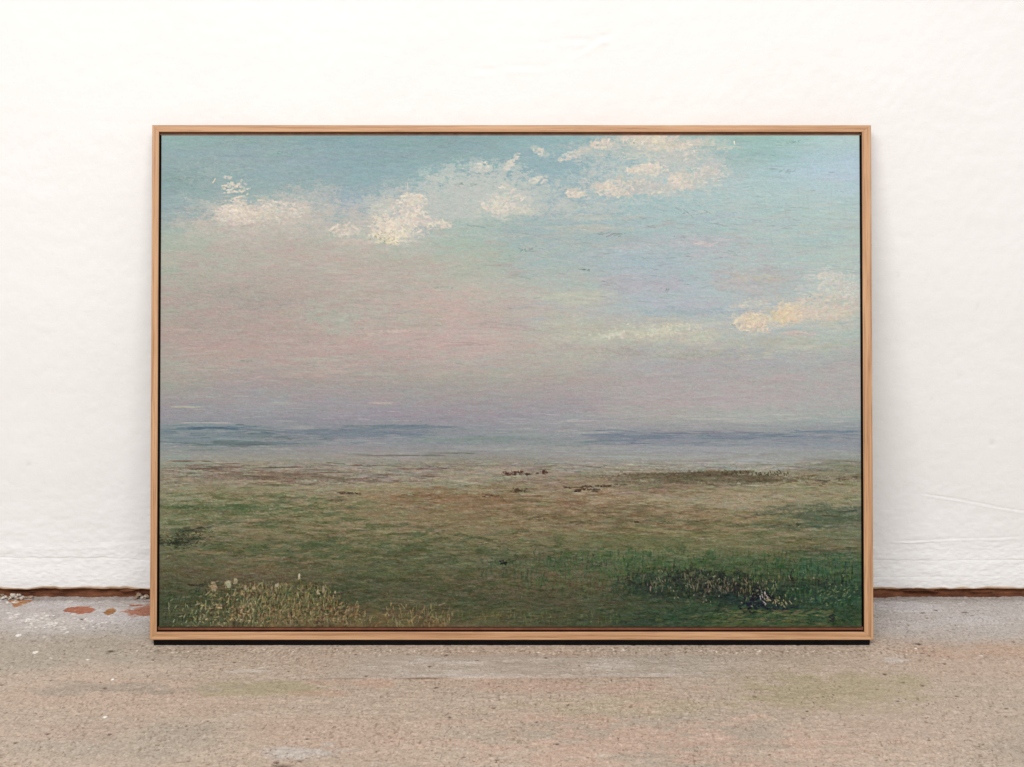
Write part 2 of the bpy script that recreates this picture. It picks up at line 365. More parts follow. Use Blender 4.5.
        def impasto(cx, cy, rx, ry, n, cols, L=(3, 8), w=(1.6, 3.4), al=.8, rot=0.):
            n = int(n * .8)
            c_, s_ = math.cos(rot), math.sin(rot)
            for q in range(n):
                a = r.uniform(0, 6.283); k_ = math.sqrt(r.random())
                u, v = rx * k_ * math.cos(a), ry * k_ * math.sin(a)
                c = np.array(cols[r.integers(0, len(cols))]) + r.normal(0, 4) + r.normal(0, 2, 3)
                self.dab(cx + u * c_ - v * s_, cy + u * s_ + v * c_, r.uniform(*L), r.uniform(*w), r.normal(-.2, .7), c, al * r.uniform(.5, 1), 'h' if r.random() < .5 else 'g', 1.1, .26)
        W1, W2, W3 = [(222,212,196),(212,204,192),(204,196,186)], [(206,204,194),(196,198,190),(214,208,196)], [(190,194,188),(182,188,184)]
        impasto(232, 212, 17, 8, 70, W1); impasto(276, 210, 26, 9, 80, W1 + W3); impasto(236, 190, 13, 13, 30, W2); impasto(254, 220, 46, 8, 60, [(204,196,186),(196,188,180)])
        impasto(300, 200, 34, 9, 60, W3, (2, 4), (1, 1.8)); impasto(344, 230, 14, 6, 34, W1)
        impasto(386, 226, 18, 13, 90, W1); impasto(411, 204, 15, 11, 90, W1); impasto(414, 222, 18, 13, 90, W2 + W1); impasto(430, 204, 16, 10, 40, W3, (2, 4)); impasto(390, 210, 16, 8, 36, W3)
        impasto(442, 224, 8, 4, 18, W1)
        impasto(497, 203, 18, 10, 90, W1 + W2); impasto(512, 208, 20, 6, 40, W2); impasto(512, 192, 14, 5, 26, W2, rot=.5); impasto(511, 164, 12, 4, 26, W2, rot=-.8); impasto(484, 168, 7, 7, 20, W2)
        impasto(462, 176, 34, 12, 60, W3, (2, 5), (1, 1.8), .7); impasto(470, 196, 40, 14, 60, W3, (2, 5), (1, 1.8), .6); impasto(537, 179, 9, 4, 14, W2)
        impasto(541, 152, 8, 4, 12, W2, rot=.5); impasto(576, 193, 10, 4, 22, W1); impasto(574, 154, 16, 4, 26, W2, rot=-.3); impasto(604, 143, 12, 5, 28, W1)
        impasto(636, 137, 16, 4, 30, W1); impasto(668, 143, 36, 8, 110, W1 + W2); impasto(676, 157, 30, 8, 60, W2 + W3); impasto(652, 169, 18, 6, 70, W1); impasto(633, 170, 7, 3, 16, W1)
        impasto(614, 188, 20, 8, 80, W1); impasto(645, 187, 24, 8, 60, W2 + W3); impasto(683, 181, 13, 10, 70, W1); impasto(702, 175, 20, 10, 70, W2 + W3); impasto(596, 203, 16, 8, 30, W3, (2, 4), (1, 1.6))
        # right-hand lilac veils and the warm cloud
        self.patch(690, 240, 40, 7, (178, 182, 186), .7, (12, 3), 84, .9)
        self.patch(704, 243, 16, 3.5, (196, 190, 190), .8, (4, 2), 85, .9, rot=.15)
        self.patch(640, 248, 50, 6, (176, 182, 186), .6, (14, 3), 86, .9)
        self.patch(760, 280, 50, 16, (180, 178, 178), .65, (12, 4), 87, .8)
        self.patch(755, 279, 26, 6, (188, 184, 170), .6, (7, 2.4), 88, .8)
        self.patch(640, 285, 40, 12, (178, 174, 182), .5, (12, 4), 89, .8)
        self.patch(700, 312, 60, 6, (154, 174, 182), .5, (14, 2.4), 100, .8)
        self.patch(835, 290, 20, 16, (192, 198, 192), .85, (3, 3), 101, .8, .7)
        self.patch(846, 288, 12, 14, (202, 204, 194), .75, (2.4, 2.6), 102, 1, .8)
        self.patch(832, 276, 10, 5, (200, 202, 198), .8, (3, 2), 103, .8)
        self.patch(830, 312, 44, 16, (196, 194, 180), .6, (6, 3), 104, .9, .3)
        self.patch(818, 314, 34, 8, (212, 200, 184), .7, (2.4, 2), 105, 1.1, .6)
        self.patch(850, 308, 14, 4, (204, 192, 182), .7, (3, 2), 106, .9)
        self.patch(755, 323, 21, 11, (214, 202, 184), .95, (2.6, 2), 107, .75, .9)
        self.patch(754, 321, 9, 7, (222, 208, 180), .85, (2.6, 2), 108, .6, 1)
        self.patch(788, 314, 17, 12, (216, 202, 180), .85, (3, 2.4), 109, .6, 1)
        self.patch(786, 316, 13, 9, (220, 202, 168), .8, (3, 2.4), 110, .5, 1, rot=-.5)
        for i in range(30):
            a = r.uniform(0, 6.28); rr = r.uniform(3, 16)
            self.dab(756 + rr * math.cos(a), 323 + rr * .55 * math.sin(a), 5, 1, a + 1.57, (198 + r.normal(0, 12), 182, 158), .7, 'g', .3, .1)
        self.patch(800, 334, 18, 2.6, (208, 186, 182), .7, (4, 1.4), 111, .8)
        self.patch(790, 345, 70, 12, (184, 186, 172), .65, (12, 4), 112, .8)
        self.patch(640, 334, 70, 9, (188, 188, 172), .65, (9, 3), 113, .9)
        self.patch(668, 331, 32, 6, (202, 202, 184), .8, (3, 2), 114, 1.1, .6, rot=-.1)
        self.patch(612, 336, 14, 3, (206, 204, 190), .8, (3, 1.6), 115, .9, .6, rot=-.25)
        self.patch(700, 338, 22, 7, (192, 192, 178), .7, (3, 2), 116, 1.1)
        self.patch(620, 352, 30, 5, (160, 158, 150), .35, (4, 2), 117, 1.1)
        self.patch(574, 330, 40, 16, (186, 188, 172), .5, (9, 3), 118, .8)
        self.patch(580, 298, 44, 8, (188, 188, 172), .6, (12, 3), 119, .8)
        self.patch(372, 334, 30, 3, (192, 176, 168), .5, (4, 1.4), 120, 1.0, .5)
        self.patch(395, 332, 18, 2, (202, 184, 176), .6, (4, 1.4), 121, .9, .5)
        self.patch(335, 322, 40, 12, (168, 178, 166), .55, (9, 3), 122, .9)
        self.patch(240, 300, 60, 14, (162, 158, 152), .5, (4, 3), 123, 1.0)
        self.patch(690, 356, 60, 5, (166, 166, 156), .5, (6, 2), 124, .9)
        impasto(755, 323, 19, 9, 80, [(216,204,186),(208,196,182),(224,212,186)]); impasto(788, 314, 15, 10, 70, [(220,206,180),(212,198,176)]); impasto(832, 282, 16, 12, 80, W2); impasto(848, 290, 12, 16, 60, W2 + W3)
        impasto(826, 306, 34, 12, 120, [(206,200,186),(198,196,186),(210,198,184)]); impasto(770, 304, 24, 8, 30, [(196,192,184)], (2, 4)); impasto(660, 330, 50, 7, 110, [(202,202,186),(194,196,182),(186,188,178)], (2, 6), (1, 2)); impasto(606, 337, 18, 4, 26, [(206,204,190)], (2, 5))
        impasto(720, 338, 30, 8, 50, [(192,194,180)], (2, 5), (1, 1.8), .7)
        # grey band above the hills, thin pale lines
        self.many(1500, (PX0, 376, PX1, 432), (14, 60), (1.2, 3.4), (0, .03), 2.6, .42, off=(20, 3))
        self.many(90, (PX0, 396, PX1, 430), (10, 40), (.8, 1.8), (0, .03), 2, .3, colour=[(186,188,174),(182,178,182),(176,182,184)], thr=.45)
        self.many(50, (560, 414, PX1, 424), (10, 40), (.8, 1.6), (0, .03), 2, .32, colour=[(186,172,180),(196,194,184)], thr=.45)
        self.dab(205, 424, 60, 1.5, 0, (178, 172, 172), .7, 'h', .2, .2)
        self.dab(712, 420, 60, 1.6, 0, (184, 182, 174), .6, 'h', .2, .2)
        self.dab(186, 408, 36, 3, 0, (180, 182, 160), .6, 'h', .2, .2)
        self.dab(380, 404, 30, 2.5, 0, (184, 174, 164), .5, 'h', .2, .2)
        # ------------ far hills
        self.many(1500, (PX0, 426, PX1, 458), (16, 70), (1, 3), (0, .02), 4.5, .5, off=(25, 2))
        for (x, y, L, w, c) in [(215,429,84,3,(92,114,130)),(212,429,30,2,(72,94,122)),(196,426,60,2,(122,144,148)),(240,444,70,3,(98,108,108)),(225,445,40,2,(86,98,98)),(175,436,40,8,(122,142,148)),
                                (345,432,150,5,(114,128,140)),(400,435,60,5,(108,120,144)),(365,427,90,2.4,(112,128,136)),(420,427,30,2.2,(98,112,130)),(300,440,90,4,(108,124,128)),(258,437,40,6,(106,124,124)),
                                (395,432,40,1.5,(178,184,172)),(330,450,80,3,(146,142,150)),(240,455,60,4,(148,146,150)),(470,440,150,5,(120,138,138)),(450,438,60,2,(140,154,150)),
                                (480,448,60,3,(132,134,142)),(590,443,60,3,(126,138,146)),(640,438,90,5,(112,124,142)),(620,441,50,3,(106,118,136)),(670,435,60,3,(118,128,148)),
                                (730,434,110,2.4,(130,132,142)),(745,438,120,2.6,(104,122,138)),(735,439.5,60,1.5,(94,110,126)),(820,433,70,2,(116,142,152)),(840,433,50,3,(124,140,158)),
                                (760,445,160,5,(142,150,162)),(700,446,120,5,(132,142,154)),(840,444,60,7,(140,150,164)),(560,452,120,3,(150,150,156)),(660,452,120,4,(148,154,160)),
                                (790,453,140,4,(152,158,164)),(640,432,40,2,(134,136,154)),(200,451,70,3,(122,134,136)),(200,446,50,2,(104,124,122))]:
            for q in range(3):
                self.dab(x + r.normal(0, 2), y + r.normal(0, .6), L * r.uniform(.6, 1.1), w, r.normal(0, .008), np.mean(c) + .75 * (np.array(c) - np.mean(c)) + np.array([1, 1, -1]) + r.normal(0, 3, 3), .5, 'h', .1, .42)
        for n_, x0_, x1_, y0_, y1_, cs_ in [(150, 160, 300, 426, 446, [(104,124,134),(118,134,144),(96,112,118),(134,146,150)]), (110, 300, 480, 428, 446, [(122,134,142),(136,144,148),(110,122,132),(146,150,154)]),
                                     (90, 440, 600, 438, 450, [(126,140,140),(140,148,148),(132,138,144)]), (170, 590, 862, 431, 446, [(104,120,138),(120,132,146),(136,146,154),(112,130,136),(140,138,148)]),
                                     (120, 160, 862, 440, 456, [(150,154,154),(158,160,158),(142,148,150)]), (60, 480, 700, 422, 434, [(158,160,160),(164,162,164)])]:
            self.many(n_, (x0_, y0_, x1_, y1_), (8, 46), (.9, 2.6), (0, .03), 3, .62, colour=cs_, thr=.5)
        for (cx_, cy_, rx_, ry_, c_, a_, sd) in [(205, 436, 66, 11, (120,134,140), .75, 801), (235, 445, 64, 4, (98,112,112), .7, 802), (212, 429, 44, 2.6, (86,108,124), .8, 803), (365, 434, 90, 7, (118,130,140), .75, 804), (395, 428, 60, 2.6, (106,124,134), .7, 805),
                                           (480, 441, 80, 5, (132,144,142), .6, 806), (640, 438, 56, 6, (120,132,144), .6, 807), (745, 438, 80, 5, (126,138,150), .55, 808), (833, 434, 40, 3, (110,134,148), .8, 809), (800, 444, 90, 6, (144,151,158), .6, 810),
                                           (290, 429, 26, 4, (156,156,158), .8, 811), (540, 449, 110, 4, (156,158,156), .6, 812), (700, 450, 120, 4, (156,160,162), .6, 813), (350, 450, 110, 4, (148,146,148), .6, 814)]:
            d_ = 1 - (((X - cx_) / rx_) ** 2 + ((Y - cy_) / ry_) ** 2)
            m_ = sstep(-.1, .8, stretched(X, Y, 26, 2.6, sd, 4, .65) * .8 + d_ * .7) * sstep(-.4, .6, d_) * a_
            self.C += (np.array(c_, np.float32) - self.C) * m_[..., None]
        # mist on the shore
        self.many(500, (PX0, 452, PX1, 466), (16, 60), (1, 2.6), (0, .02), 4, .5, off=(25, 2))
        self.many(120, (560, 452, PX1, 470), (16, 60), (1, 2.4), (0, .02), 4, .5, colour=[(156,156,150),(150,152,146),(160,166,168)], thr=.4)
        for (x, y, L, w, c) in [(720,470,110,3,(150,156,158)),(770,470,60,2,(158,164,168)),(400,456,110,1.6,(118,118,112)),(450,455,60,1.2,(106,108,104)),(680,462,120,3,(150,150,142)),(400,476,110,4,(142,140,134)),
                                (310,482,80,3.4,(146,142,132)),(385,482,60,3,(144,140,134)),(178,458,30,6,(142,150,146)),(250,469,140,1.6,(104,88,78)),(360,466,100,1.4,(110,90,80)),(330,474,60,1.8,(98,78,68)),
                                (250,477,30,2.4,(92,74,62)),(215,465,60,1.4,(114,92,82)),(420,470,90,1.6,(122,100,90)),(300,479,90,1.2,(116,96,86)),(190,462,50,1.4,(120,100,90)),(760,465,100,1.2,(124,126,112)),(840,462,50,1.6,(128,126,106))]:
            for q in range(2):
                self.dab(x + r.normal(0, 2), y + r.normal(0, .5), L, w, r.normal(0, .01), np.array(c) + r.normal(0, 3, 3), .7, 'h', .2, .35)
        # ------------ the plain
        def g(n, y0, y1, L, w, jit, al): self.many(n, (PX0, y0, PX1, y1), L, w, (0, .06), jit, al, off=(14, 3), h=.35, thr=.42)
        g(1900, 464, 500, (6, 34), (.9, 2.4), 12, .65)
        g(3200, 495, 560, (4, 26), (.9, 2.4), 12, .65)
        g(3600, 550, 632, (3, 18), (.9, 2.2), 9, .62)
        self.many(500, (PX0, 464, PX1, 548), (6, 30), (.7, 1.6), (-.02, .12), 6, .5, colour=[(82,70,54),(92,78,58),(150,138,112),(142,128,104),(84,92,62)], thr=.5, h=.3)
        self.many(420, (PX0, 540, 620, 626), (5, 22), (.7, 1.6), (0, .2), 6, .45, colour=[(60,66,44),(120,110,82),(70,84,52),(110,104,72)], thr=.5, h=.3)
        dk = [(66,46,36),(74,54,40),(58,42,34)]
        def line(x0, x1, y, w, cs, n, al=.75, ang=0., sp=1.):
            for q in range(n):
                t = r.random(); c = cs[r.integers(0, len(cs))]
                self.dab(x0 + t * (x1 - x0), y + ang * t * (x1 - x0) + r.normal(0, sp), r.uniform(3, 11), w * r.uniform(.6, 1.2), ang + r.normal(0, .16), np.array(c) * .9 + 9 + r.normal(0, 5), al * .72, 'h' if q % 2 else 'g', .4, .36)
        line(640, 862, 479, 1.8, [(96,84,64),(84,72,54),(104,96,72)], 130, .7, .01, 3)
        line(620, 720, 476, 2.2, [(92,80,60),(84,72,56)], 50, .7)
        line(566, 625, 489.5, 2, dk, 34, .9, -.05, .7); line(575, 600, 491, 2.4, dk, 12, .95)
        line(470, 505, 497, 1.8, dk + [(92,70,50)], 22, .8, .02); line(395, 480, 497, 1.4, [(104,80,60),(96,74,56)], 34, .7)
        line(525, 570, 519, 1.4, [(84,64,46)], 20, .7); line(570, 590, 523, 2, [(72,62,44)], 9, .8)
        line(480, 512, 544, 1.4, [(70,54,40)], 14, .8, .04); line(505, 545, 541, 1.2, [(92,70,52)], 18, .7, -.22)
        line(630, 720, 523, 1.3, [(96,68,50),(88,64,46)], 40, .7); line(735, 800, 526, 1.6, [(74,62,42)], 30, .6)
        line(680, 760, 507, 2, [(150,142,124),(160,150,132)], 26, .8, .01, .8); line(690, 735, 505.5, 1.6, [(164,156,140)], 14, .8)
        line(640, 860, 498, 3, [(146,136,110),(138,128,100)], 90, .6, .01, 3)
        line(160, 260, 508, 1.6, [(64,86,52),(76,98,62)], 46, .8, .02); line(190, 300, 509, 1.5, [(66,90,54)], 34, .7, .01)
        line(280, 345, 498, 2, [(92,76,58),(84,88,60)], 34, .7, .05); line(270, 300, 516, 1.4, [(84,62,48)], 14, .8, .12)
        line(318, 333, 513, 1.6, [(92,78,54)], 9, .55, .4); line(340, 360, 494.5, 2, [(70,52,42)], 12, .85); line(300, 330, 517, 2.4, [(132,118,88)], 12, .7)
        line(190, 262, 524, 4, [(126,118,94),(130,122,98)], 26, .6, 0, 2)
        self.many(60, (760, 508, 862, 530), (8, 26), (1.4, 3.6), (0, .1), 6, .5, colour=[(64,84,72),(72,88,70),(58,76,64)])
        self.many(40, (790, 548, 862, 556), (8, 26), (1.2, 2.4), (0, .05), 5, .5, colour=[(54,70,56),(76,80,56)])
        self.many(520, (PX0, 466, PX1, 630), (20, 70), (2.4, 6), (-.01, .06), 10, .5, off=(30, 5), h=.6, thr=.45)
        self.many(90, (PX0, 486, 640, 560), (16, 60), (1.6, 4), (0, .08), 5, .5, colour=[(88,78,56),(96,88,62),(140,126,96),(76,86,54)], h=.5, thr=.45)
        def drag(x, y, rx, ry, col, amt, seed, sc=(16, 2.2)):
            self.patch(x, y, rx, ry, col, amt, sc, seed, 1.1, .3, soft=.7)
        for q, (x, y, rx, ry, col, amt) in enumerate([(740,479,130,7,(98,90,70),.75),(700,476,70,4,(88,78,60),.7),(450,500,90,6,(140,114,86),.7),(300,478,120,5,(118,104,88),.5),(430,514,110,10,(128,112,84),.5),
                (250,513,100,5,(98,104,74),.6),(220,508,70,3,(76,94,60),.7),(240,494,80,8,(130,126,96),.5),(680,500,100,5,(154,146,122),.7),(790,494,90,6,(140,134,108),.6),(600,522,120,8,(112,104,78),.5),
                (820,518,60,12,(82,92,72),.75),(560,545,110,10,(102,104,74),.5),(350,550,120,10,(84,94,64),.6),(260,566,100,9,(104,96,70),.6),(420,575,120,9,(92,90,62),.6),(720,545,140,8,(108,108,76),.6),
                (830,552,50,6,(80,82,62),.6),(520,590,90,10,(96,90,66),.5),(500,612,80,8,(80,86,60),.5),(200,560,50,8,(94,98,72),.5),(175,578,40,10,(84,84,60),.5),(650,540,80,6,(112,112,76),.5),(360,535,90,7,(122,108,82),.5)]):
            drag(x, y, rx, ry, col, amt, 400 + q)
        def blot(cx, cy, rx, ry, col, amt, sx, sy, seed, lo=.0, hi=.7):
            d = 1 - (((X - cx) / rx) ** 2 + ((Y - cy) / ry) ** 2)
            n = stretched(X, Y, sx, sy, seed, 5, .7)
            m_ = sstep(lo, hi, n * 1.1 + d * .25) * sstep(-.4, .5, d) * amt
            self.C += (np.array(col, np.float32) - self.C) * m_[..., None]
        blot(300, 535, 190, 34, (84, 92, 62), .75, 22, 4, 701); blot(300, 535, 190, 40, (128, 118, 90), .5, 18, 3.4, 702, .1); blot(260, 505, 120, 14, (86, 96, 64), .6, 20, 3, 703, .1)
        blot(440, 560, 200, 34, (72, 80, 52), .6, 18, 4, 704); blot(600, 520, 150, 22, (104, 92, 66), .6, 20, 3.4, 705); blot(720, 535, 150, 20, (96, 100, 70), .6, 20, 3.4, 706)
        blot(420, 600, 160, 26, (66, 74, 48), .6, 12, 4, 707); blot(640, 562, 120, 16, (58, 84, 50), .6, 9, 5, 708); blot(810, 566, 70, 14, (52, 86, 58), .65, 12, 4, 709); blot(500, 500, 140, 16, (124, 100, 74), .55, 20, 3, 710)
        blot(760, 500, 110, 12, (150, 142, 116), .55, 20, 3, 711); blot(300, 478, 150, 8, (104, 88, 74), .6, 24, 2.4, 712); blot(230, 470, 90, 5, (112, 94, 82), .6, 24, 2, 713)
        # distant herd / bushes
        for (x, y, rx, ry_) in [(507, 474.6, 6, 2.2), (517, 474, 7, 2.6), (527, 475.2, 5, 1.4), (538, 474.4, 3, 1.4), (545.5, 473, 3.2, 3)]:
            self.patch(x, y, rx, ry_, (84, 60, 52), .9, (1.6, 1.3), int(x), 1.0, .5, soft=.6)
        for i in range(14):
            self.dab(r.choice([r.uniform(502, 523), r.uniform(540, 548)]), 473.6 - r.uniform(0, 1.6), r.uniform(1.4, 2.6), .9, 1.57 + r.normal(0, .4), (86, 62, 54), .6, 'g', .5, .2)
        line(500, 530, 476.5, 1.2, [(96,74,60)], 7, .5)
        self.patch(519, 491, 9, 2.8, (80, 60, 46), .85, (2, 1.6), 444, 1.1, .5, soft=.6)
        self.dab(510, 490, 5, 2.4, .4, (146, 130, 104), .9, 'g', .5, .1)
        for i in range(60): self.dab(r.uniform(722, 790), 476 - r.uniform(0, 5) * r.random(), r.uniform(2, 4), 1.2, 1.57 + r.normal(0, .6), (78, 72, 52), .75, 'g', .4, .1)
        self.dab(637, 523, 5, 1.8, 0, (34, 26, 24), 1, 'g', .5, .05)
        self.patch(799, 526, 4.5, 3, (56, 62, 44), .85, (2, 1.5), 612, .9, .3, soft=.6)
        for i in range(30): self.dab(r.normal(500, 9), 564 + r.normal(0, 1.6), r.uniform(2, 5), 1.5, 1.57 + r.normal(0, .7), (62, 78, 50), .8, 'g', .3, .1)
        for i in range(12): self.dab(504 + r.normal(0, 1.6), 564 + r.normal(0, 1), 3, 2, r.normal(0, .7), (34, 36, 30), .95, 'g', .3, .05)
        # dark bush at the left edge
        line(174, 212, 531, 1.6, [(50,54,40),(58,62,46)], 14, .7, -.06, 1.0)
        self.patch(182, 541, 24, 8, (62, 66, 48), .7, (4, 2), 445, 1.2, .3, soft=.8); self.patch(176, 542, 12, 5, (50, 54, 42), .8, (3, 2), 446, 1.2, .3, soft=.7); self.patch(195, 531, 22, 3, (54, 60, 44), .8, (5, 1.4), 447, 1.1, .3, soft=.6)
        for i in range(70):
            x = r.normal(180, 12); y = 541 + r.normal(0, 4.2) - max(0, x - 190) * .3
            self.dab(x, y, r.uniform(2, 5), 1.5, r.normal(0, .5), (r.choice([46, 58, 66]), r.choice([52, 60, 66]), 42), .75, 'g', .4, .2)
        line(160, 182, 545, 1.6, [(48,50,38)], 18, .85)
        self.many(30, (160, 525, 215, 550), (4, 10), (1, 1.6), (0, .4), 6, .6, colour=[(118,110,86),(104,104,78)])
        # green swell in the middle and right
        def vert(n, box, L, cs, al=.6, jit=6, w=(.9, 1.8), sp=.28, wm=None, hh=.6):
            self.many(n, box, L, w, (-1.5, sp), jit, al, mode='v', colour=cs, h=hh, wmask=wm, thr=.32)
        gr = [(48,72,44),(60,84,50),(72,94,54),(40,62,42),(84,100,60)]
        vert(500, (515, 553, 660, 590), (3, 9), [(58,80,50),(74,94,60),(44,62,46),(84,98,66)], .5)
        vert(900, (600, 553, 862, 582), (3, 9), [(62,86,50),(74,96,56),(54,78,50),(88,102,62)], .55)
        vert(200, (480, 560, 600, 580), (2, 7), [(66,84,54),(50,68,48)], .45)
        # darker bank
        def bank(x, y):
            c = 582 + 12 * math.exp(-((x - 745) / 45) ** 2) + (6 if x > 800 else 0)
            return math.exp(-((y - c) / (12 if x < 760 else 9)) ** 2) * float(sstep(610, 670, x))
        self.many(900, (612, 560, 862, 612), (4, 12), (1.2, 3), (-1.2, .7), 5, .7, mode='g', colour=[(34,44,34),(40,38,36),(30,48,40),(48,50,40)], wmask=bank, thr=.25)
        self.many(420, (620, 590, 862, 628), (5, 20), (1.4, 3.6), (0, .5), 5, .5, mode='g', colour=[(36,60,40),(34,56,42),(44,70,46)], wmask=lambda x, y: float(sstep(605, 700, x)), thr=.3)
        def dmass(cx, cy, rx, ry, col, amt, sc, seed):
            u = (X - cx) / rx; v = (Y - cy) / ry; d = 1 - (u * u + v * v)
            n = stretched(X, Y, sc * 1.4, sc, seed, 5, .75)
            m_ = sstep(-.1, .7, n * .9 + d * .6) * sstep(-.3, .5, d) * amt
            self.C += (np.array(col, np.float32) - self.C) * m_[..., None]
        dmass(700, 586, 84, 18, (36, 44, 36), .85, 5, 501); dmass(760, 598, 46, 14, (34, 46, 42), .85, 5, 502); dmass(650, 590, 46, 16, (46, 60, 46), .7, 5, 503); dmass(815, 592, 60, 12, (42, 66, 50), .6, 5, 504)
        vert(420, (640, 563, 770, 596), (3, 8), [(108,98,78),(84,84,62),(60,78,48),(120,110,92),(44,36,34)], .75, wm=bank)
        vert(150, (685, 566, 745, 594), (2, 6), [(124,116,96),(100,98,78),(116,104,90)], .7, wm=bank, w=(.8, 1.4), sp=.5)
        vert(520, (750, 562, 862, 606), (3, 10), [(60,88,50),(42,68,44),(80,104,62),(30,50,38)], .5)
        vert(260, (560, 560, 700, 600), (3, 8), [(72,94,56),(60,82,50),(86,102,64)], .42)
        vert(90, (740, 578, 782, 602), (2, 5), [(104,104,66),(84,94,56),(118,114,80)], .7)
        for i in range(70): self.dab(758 + r.normal(0, 8), 602 + r.normal(0, 5), r.uniform(3, 7), 2, r.uniform(0, 3), (22, 28, 38), .85, 'g', .3, .15)
        for i in range(9): self.dab(765 + r.normal(0, 2.6), 599 + r.normal(0, 3), r.uniform(3, 6), 1.2, 1.4 + r.normal(0, .3), (158, 150, 150), .75, 'g', .7, .25)
        for i in range(20): self.dab(777 + r.normal(0, 6), 603 + r.normal(0, 2.4), r.uniform(2, 5), 1.2, r.uniform(0, 3), (134, 128, 98), .75, 'g', .7, .1)
        line(770, 830, 611, 1.5, [(22,34,30)], 34, .85); line(760, 800, 608, 2.4, [(24,34,36)], 20, .8)
        for i in range(60): self.dab(r.uniform(655, 860), r.uniform(568, 608), 2.4, 1, r.uniform(0, 3), (138, 138, 118), .6, 'g', .8, .1)
        for i in range(40): self.dab(r.uniform(810, 860), r.uniform(588, 606), r.uniform(2, 5), 1.1, r.uniform(-1, 0), (96, 112, 78), .7, 'g', .6, .1)
        # light strip at the very bottom right
        self.many(220, (715, 611, 835, 629), (5, 16), (1.2, 2.4), (-.08, .2), 7, .6, colour=[(88,100,60),(98,98,64),(74,90,54),(104,92,66)], thr=.35)
        self.many(60, (655, 616, 735, 630), (5, 14), (1.2, 2.2), (-.08, .25), 7, .5, colour=[(84,98,56),(60,84,50)], thr=.4)
        self.patch(832, 621, 5, 5, (28, 36, 34), .8, (2, 2), 611, .9, .3, soft=.6)
        # ------------ yellow grasses bottom left
        def tuft(x, y):
            a = math.exp(-((x - 290) / 60) ** 2) * 58 + math.exp(-((x - 215) / 26) ** 2) * 14 + 6
            if 385 < x < 455: a = max(a, 22)
            top_ = 630 - min(a, 46)
            return float(sstep(top_ - 6, top_ + 10, y))
        dmass(290, 612, 66, 30, (108, 102, 68), .75, 5, 511); dmass(235, 612, 44, 24, (84, 86, 58), .6, 5, 512); dmass(395, 622, 60, 12, (102, 92, 62), .7, 4, 513)
        vert(500, (162, 590, 300, 629), (4, 10), [(54,72,44),(40,58,38),(84,88,58),(66,78,48)], .6)
        self.many(420, (190, 582, 350, 629), (3, 8), (1.6, 3), (-1.3, .6), 5, .6, mode='g', colour=[(50,44,32),(70,56,40),(60,66,40)], wmask=tuft, thr=.3)
        vert(1300, (188, 576, 455, 629), (4, 11), [(138,126,88),(114,106,70),(156,142,104),(90,88,58),(78,66,46)], .55, 8, (.9, 1.7), .45, tuft, .9)
        vert(380, (240, 578, 335, 616), (3, 9), [(142,132,88),(122,114,74),(156,144,102)], .55, 8, (.9, 1.5), .4, tuft, 1)
        self.many(420, (230, 606, 360, 629), (3, 6), (1, 2), (-1.0, .8), 6, .7, mode='g', colour=[(120,94,66),(134,110,80),(82,62,44),(150,130,98)], h=.8, thr=.2)
        self.many(200, (330, 604, 445, 629), (3, 7), (1, 1.8), (-1.4, .5), 6, .7, mode='g', colour=[(136,114,76),(108,84,56),(150,130,90)], h=.8, thr=.2, wmask=tuft)
        vert(200, (455, 612, 620, 629), (3, 9), [(88,94,58),(60,72,44),(104,104,64)], .5)
        self.many(150, (195, 582, 262, 628), (2.5, 6), (1, 1.8), (-.8, .9), 8, .75, mode='g', colour=[(170,154,120),(150,136,96),(120,118,84)], h=.9, thr=.2)
        for (x, y, w_, h_) in [(213.5,588.5,6,10),(228,584.5,6,7),(235,582,4.5,5),(245,589,3,5),(254,589,4,3.4),(299,577.5,2.4,6),(323,591,2.4,8),(318,593,2.4,5),(277,586,3,4),(335,593,2,3)]:
            for q in range(7):
                self.dab(x + r.normal(0, w_ * .14), y + r.normal(0, h_ * .14), h_ * .8, w_ * .8, 1.4 + r.normal(0, .35), np.array((150, 138, 112)) + r.normal(0, 9) + r.normal(0, 3, 3), .7, 'g', 1, .1)
        line(190, 212, 586, 1.8, [(46,52,36)], 12, .8)
        for i in range(26): self.dab(r.uniform(168, 215), r.uniform(598, 628), r.uniform(3, 6), 1, -1.2 + r.normal(0, .5), (134, 140, 104), .7, 'g', .8, .1)
        # ------------ surface: canvas weave, scumble and grain
        Hm = stretched(X, Y, 5, 1.6, 95, 3, .6); Gm = fbm(X / 1.1, Y / 1.1, 96, 3, .7); B = stretched(X, Y, 10, 2.2, 97, 4, .7)
        gnd = sstep(455, 470, Y)
        sharp = Gm * np.abs(Gm) * 1.6 + Gm * .5
        self.C += (Hm * (2.3 + 2.6 * gnd) + sharp * (2.7 + 1.6 * gnd) + B * (2.2 + 6.5 * gnd))[..., None]
        q1 = stretched(X, Y, 11, 4, 121, 3, .7); q2 = stretched(X, Y, 13, 5, 122, 3, .7)
        q1 = q1 * .5; q2 = q2 * .5; lo = sstep(205, 250, Y) * sky; md = (1 - lo) * (1 - gnd)
        self.C += (np.array([4.5, -3, -1.5]) * (q1 * lo)[..., None]) + (np.array([-3, 2.2, -.6]) * (q2 * (lo + md * .8))[..., None]) + (np.array([7, 0, -4]) * (q1 * gnd)[..., None]) + (np.array([-4, 4, -1]) * (q2 * gnd)[..., None])
        rid = 1 - np.abs(stretched(X, Y, 17, 4.2, 131, 4, .62)) * 2.2; rid2 = 1 - np.abs(stretched(X, Y, 12, 3.2, 132, 4, .65)) * 2.2
        patchy = sstep(-.3, .5, stretched(X, Y, 60, 16, 133, 3))
        self.C -= (sstep(.62, 1.0, rid) * (3.0 + 10 * gnd) * patchy)[..., None] * np.array([1, .95, .9])
